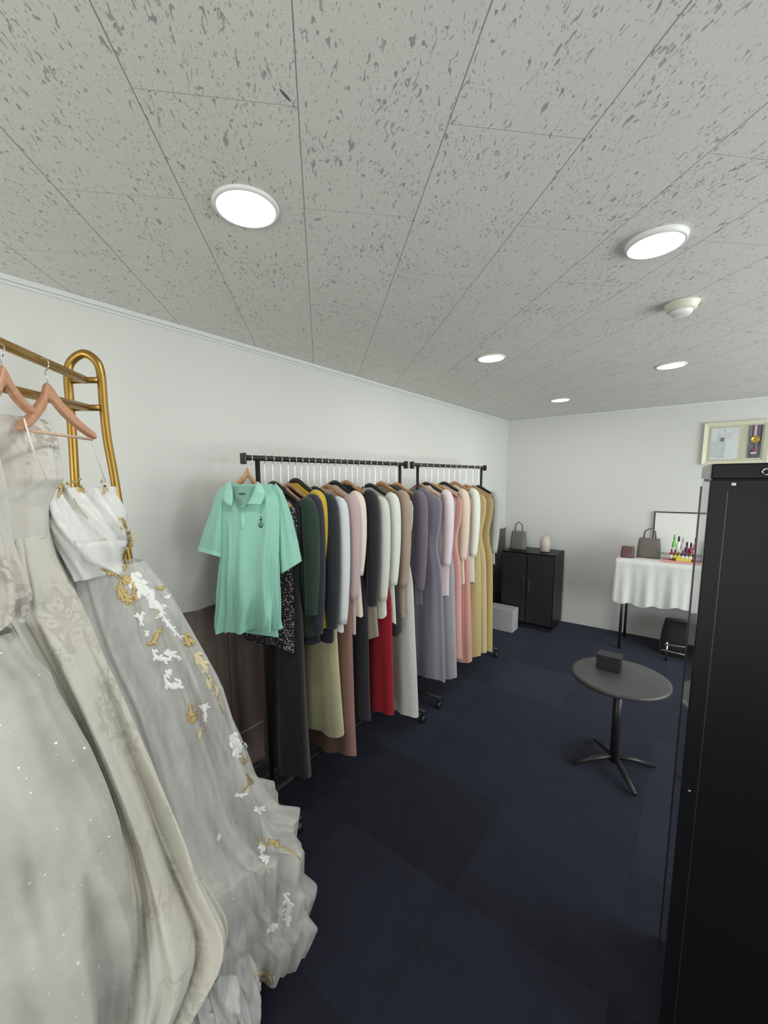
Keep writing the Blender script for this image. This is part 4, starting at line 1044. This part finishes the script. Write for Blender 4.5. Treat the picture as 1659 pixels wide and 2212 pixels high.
pal = {'green': pc(110, 200, 80), 'plum': pc(90, 40, 70), 'pink': pc(190, 110, 130), 'amber': pc(120, 70, 50), 'purple': pc(90, 50, 110), 'red': pc(150, 50, 60), 'clear': pc(190, 190, 190), 'yellow': pc(225, 210, 90), 'white': M['white'], 'black': M['blackplastic'], 'olive': pc(110, 110, 60)}
row1 = [(1.8, 'green', 'green', 'white', .25), (1.835, 'white', 'black', 'white', .235), (1.9, 'plum', 'black', 'pink', .185), (1.868, 'clear', 'clear', 'white', .225), (1.932, 'red', 'black', None, .18), (1.963, 'pink', 'black', 'white', .23), (1.995, 'purple', 'black', None, .2)]
for i, (x, c1, c2, l, h) in enumerate(row1):
    bottle(x, 4.83, tzt+.003, .017, h, pal[c1], pal[c2], '%s bottle with %s cap, back row on the side table%s' % (c1, c2, ['', ', next to the green one', '', '', ', in the middle', '', ', beside the cabinet'][i]), pal[l] if l else None)
row2 = [(1.79, 'red', 'red', 'white'), (1.818, 'amber', 'amber', 'yellow'), (1.847, 'olive', 'white', 'yellow'), (1.876, 'plum', 'amber', 'white'), (1.905, 'purple', 'purple', 'white'), (1.934, 'olive', 'red', 'white'), (1.963, 'amber', 'white', 'pink'), (1.992, 'purple', 'white', 'white')]
for i, (x, c1, c2, l) in enumerate(row2):
    bottle(x, 4.70, gz, .0145, .115, pal[c1], pal[c2], 'small %s bottle with %s cap and %s label in the pink tray' % (c1, c2, l), pal[l], gp='small bottles in the pink tray')
b = MB(); b.box((1.83, 4.655, gz), (1.94, 4.668, gz+.042))
tag(b.build('display_card', pal['yellow'], None, False), 'yellow and white card standing in the front of the tray', 'card')
# items further left on the table
def bag(name, lab, cat, x0, x1, y0, y1, z0, z1, mt, handle=True):
    t = thing(name, lab, cat, ((x0+x1)/2, (y0+y1)/2, z0))
    w, d_, h = (x1-x0)/2, (y1-y0)/2, z1-z0
    vs, fs = [], []
    for j in range(9):
        u = j/8; s = 1-.12*u+.05*math.sin(PI*u); dd = 1-.55*u**2
        for k in range(24):
            th = 2*PI*k/24; c, s_ = math.cos(th), math.sin(th)
            vs.append((w*s*math.copysign(abs(c)**.4, c), d_*dd*math.copysign(abs(s_)**.5, s_), h*u))
    for j in range(8):
        for k in range(24): fs.append((j*24+k, j*24+(k+1) % 24, (j+1)*24+(k+1) % 24, (j+1)*24+k))
    fs += [tuple(range(24))[::-1], tuple(range(8*24, 9*24))]
    mesh_obj('body', vs, fs, mt, t)
    if handle: MB().tube([(-w*.5, 0, h), (-w*.42, 0, h*1.35), (0, 0, h*1.5), (w*.42, 0, h*1.35), (w*.5, 0, h)], .008, 8).build('handle', mt, t)
    return t
bag('handbag', 'grey-brown handbag standing on the table left of the bottles', 'handbag', 1.50, 1.70, 4.78, 4.90, tzt+.003, tzt+.20, mat_cloth('taupe_leather', srgb(107, 101, 96), .5), True)
bag('handbag', 'dark red pouch at the left end of the side table', 'handbag', 1.37, 1.49, 4.70, 4.80, tzt+.003, tzt+.115, mat_cloth('maroon_leather', srgb(105, 72, 74), .5), False)
# under the table
bag('duffel_bag', 'black bag on the carpet under the side table', 'bag', 1.75, 2.25, 4.72, 5.0, .004, .34, mat_cloth('black_nylon', (.012, .012, .014), .6), False)
t = thing('folding_stand', 'silver metal folding stand under the side table', 'stand', (2.02, 4.60, 0))
b = MB(); b.tube([(-.22, 0, .16), (.22, .0, .19)], .011, 8); b.build('rail', M['chrome'], t)
MB().tube([(-.24, .0, .10), (.22, .02, .08)], .010, 8).build('rail', M['chrome'], t)
for x in (-.2, .2): MB().tube([(x, 0, .002), (x, 0, .19)], .009, 8).build('leg', M['chrome'], t)

# black cabinet in the far corner
tC = thing('shelf_cabinet', 'low black cabinet in the far corner beyond the hanging clothes', 'cabinet', (.46, 4.86, 0))
MB().box((-.30, -.2, .05), (.30, .2, .90)).build('body', M['cab'], tC, False, .004)
for x in (-.29, .005):
    dr = MB().box((x, -.215, .08), (x+.285, -.2, .88)).build('door', plain('satin_black_door', (.02, .02, .024), .4), tC, False, .003)
    MB().box((x+(.25 if x < 0 else .02), -.228, .45), (x+(.265 if x < 0 else .035), -.215, .58)).build('handle', M['chrome'], dr, False)
b = MB(); b.box((-.28, -.18, .0), (.28, .18, .05)); b.build('plinth', M['blackplastic'], tC, False)
tag(MB((.25, 4.50, 0)).box((.10, 4.42, 0), (.40, 4.60, .26)).build('box', plain('grey_white_box', srgb(180, 181, 182), .6), None, False, .003), 'light grey box on the carpet in front of the corner cabinet', 'box').location = (.25, 4.50, 0)
bag('handbag', 'grey bag standing on the corner cabinet', 'handbag', .20, .38, 4.78, 4.90, .903, 1.12, mat_cloth('grey_leather', srgb(105, 106, 100), .5), True)
tag(MB().lathe((.60, 4.84, .903), [(.045, 0), (.055, .01), (.06, .10), (.05, .16), (.03, .18)], 24).build('vase', plain('blush_ceramic', srgb(198, 186, 178), .35)), 'pale pink vase on the corner cabinet', 'vase')

# low round pedestal table in the middle distance
px_, py_ = 1.66, 2.66
tp = thing('pedestal_table', 'low dark round pedestal table on the carpet in the middle of the room', 'table', (px_, py_, 0))
MB().lathe((0, 0, 0), [(.24, .56), (.255, .565), (.255, .585), (.24, .59), (.002, .59)], 48).build('tabletop', plain('dark_grey_top', srgb(64, 64, 64), .45), tp)
MB().tube([(0, 0, .04), (0, 0, .56)], .024, 16).build('column', M['black'], tp)
for k in range(4):
    a_ = k*PI/2+.6
    MB().tube([(0, 0, .075), (.12*math.cos(a_), .12*math.sin(a_), .05), (.24*math.cos(a_), .24*math.sin(a_), .014)], [.018, .016, .012], 10).build('foot', M['black'], tp)
tag(MB((1.60, 2.72, .5905)).box((1.53, 2.68, .5905), (1.66, 2.77, .68)).build('box', plain('small_black_box', (.01, .01, .012), .5), None, False, .004), 'small black box on the round pedestal table', 'box').location = (1.60, 2.72, .5905)
bpy.context.view_layer.update()
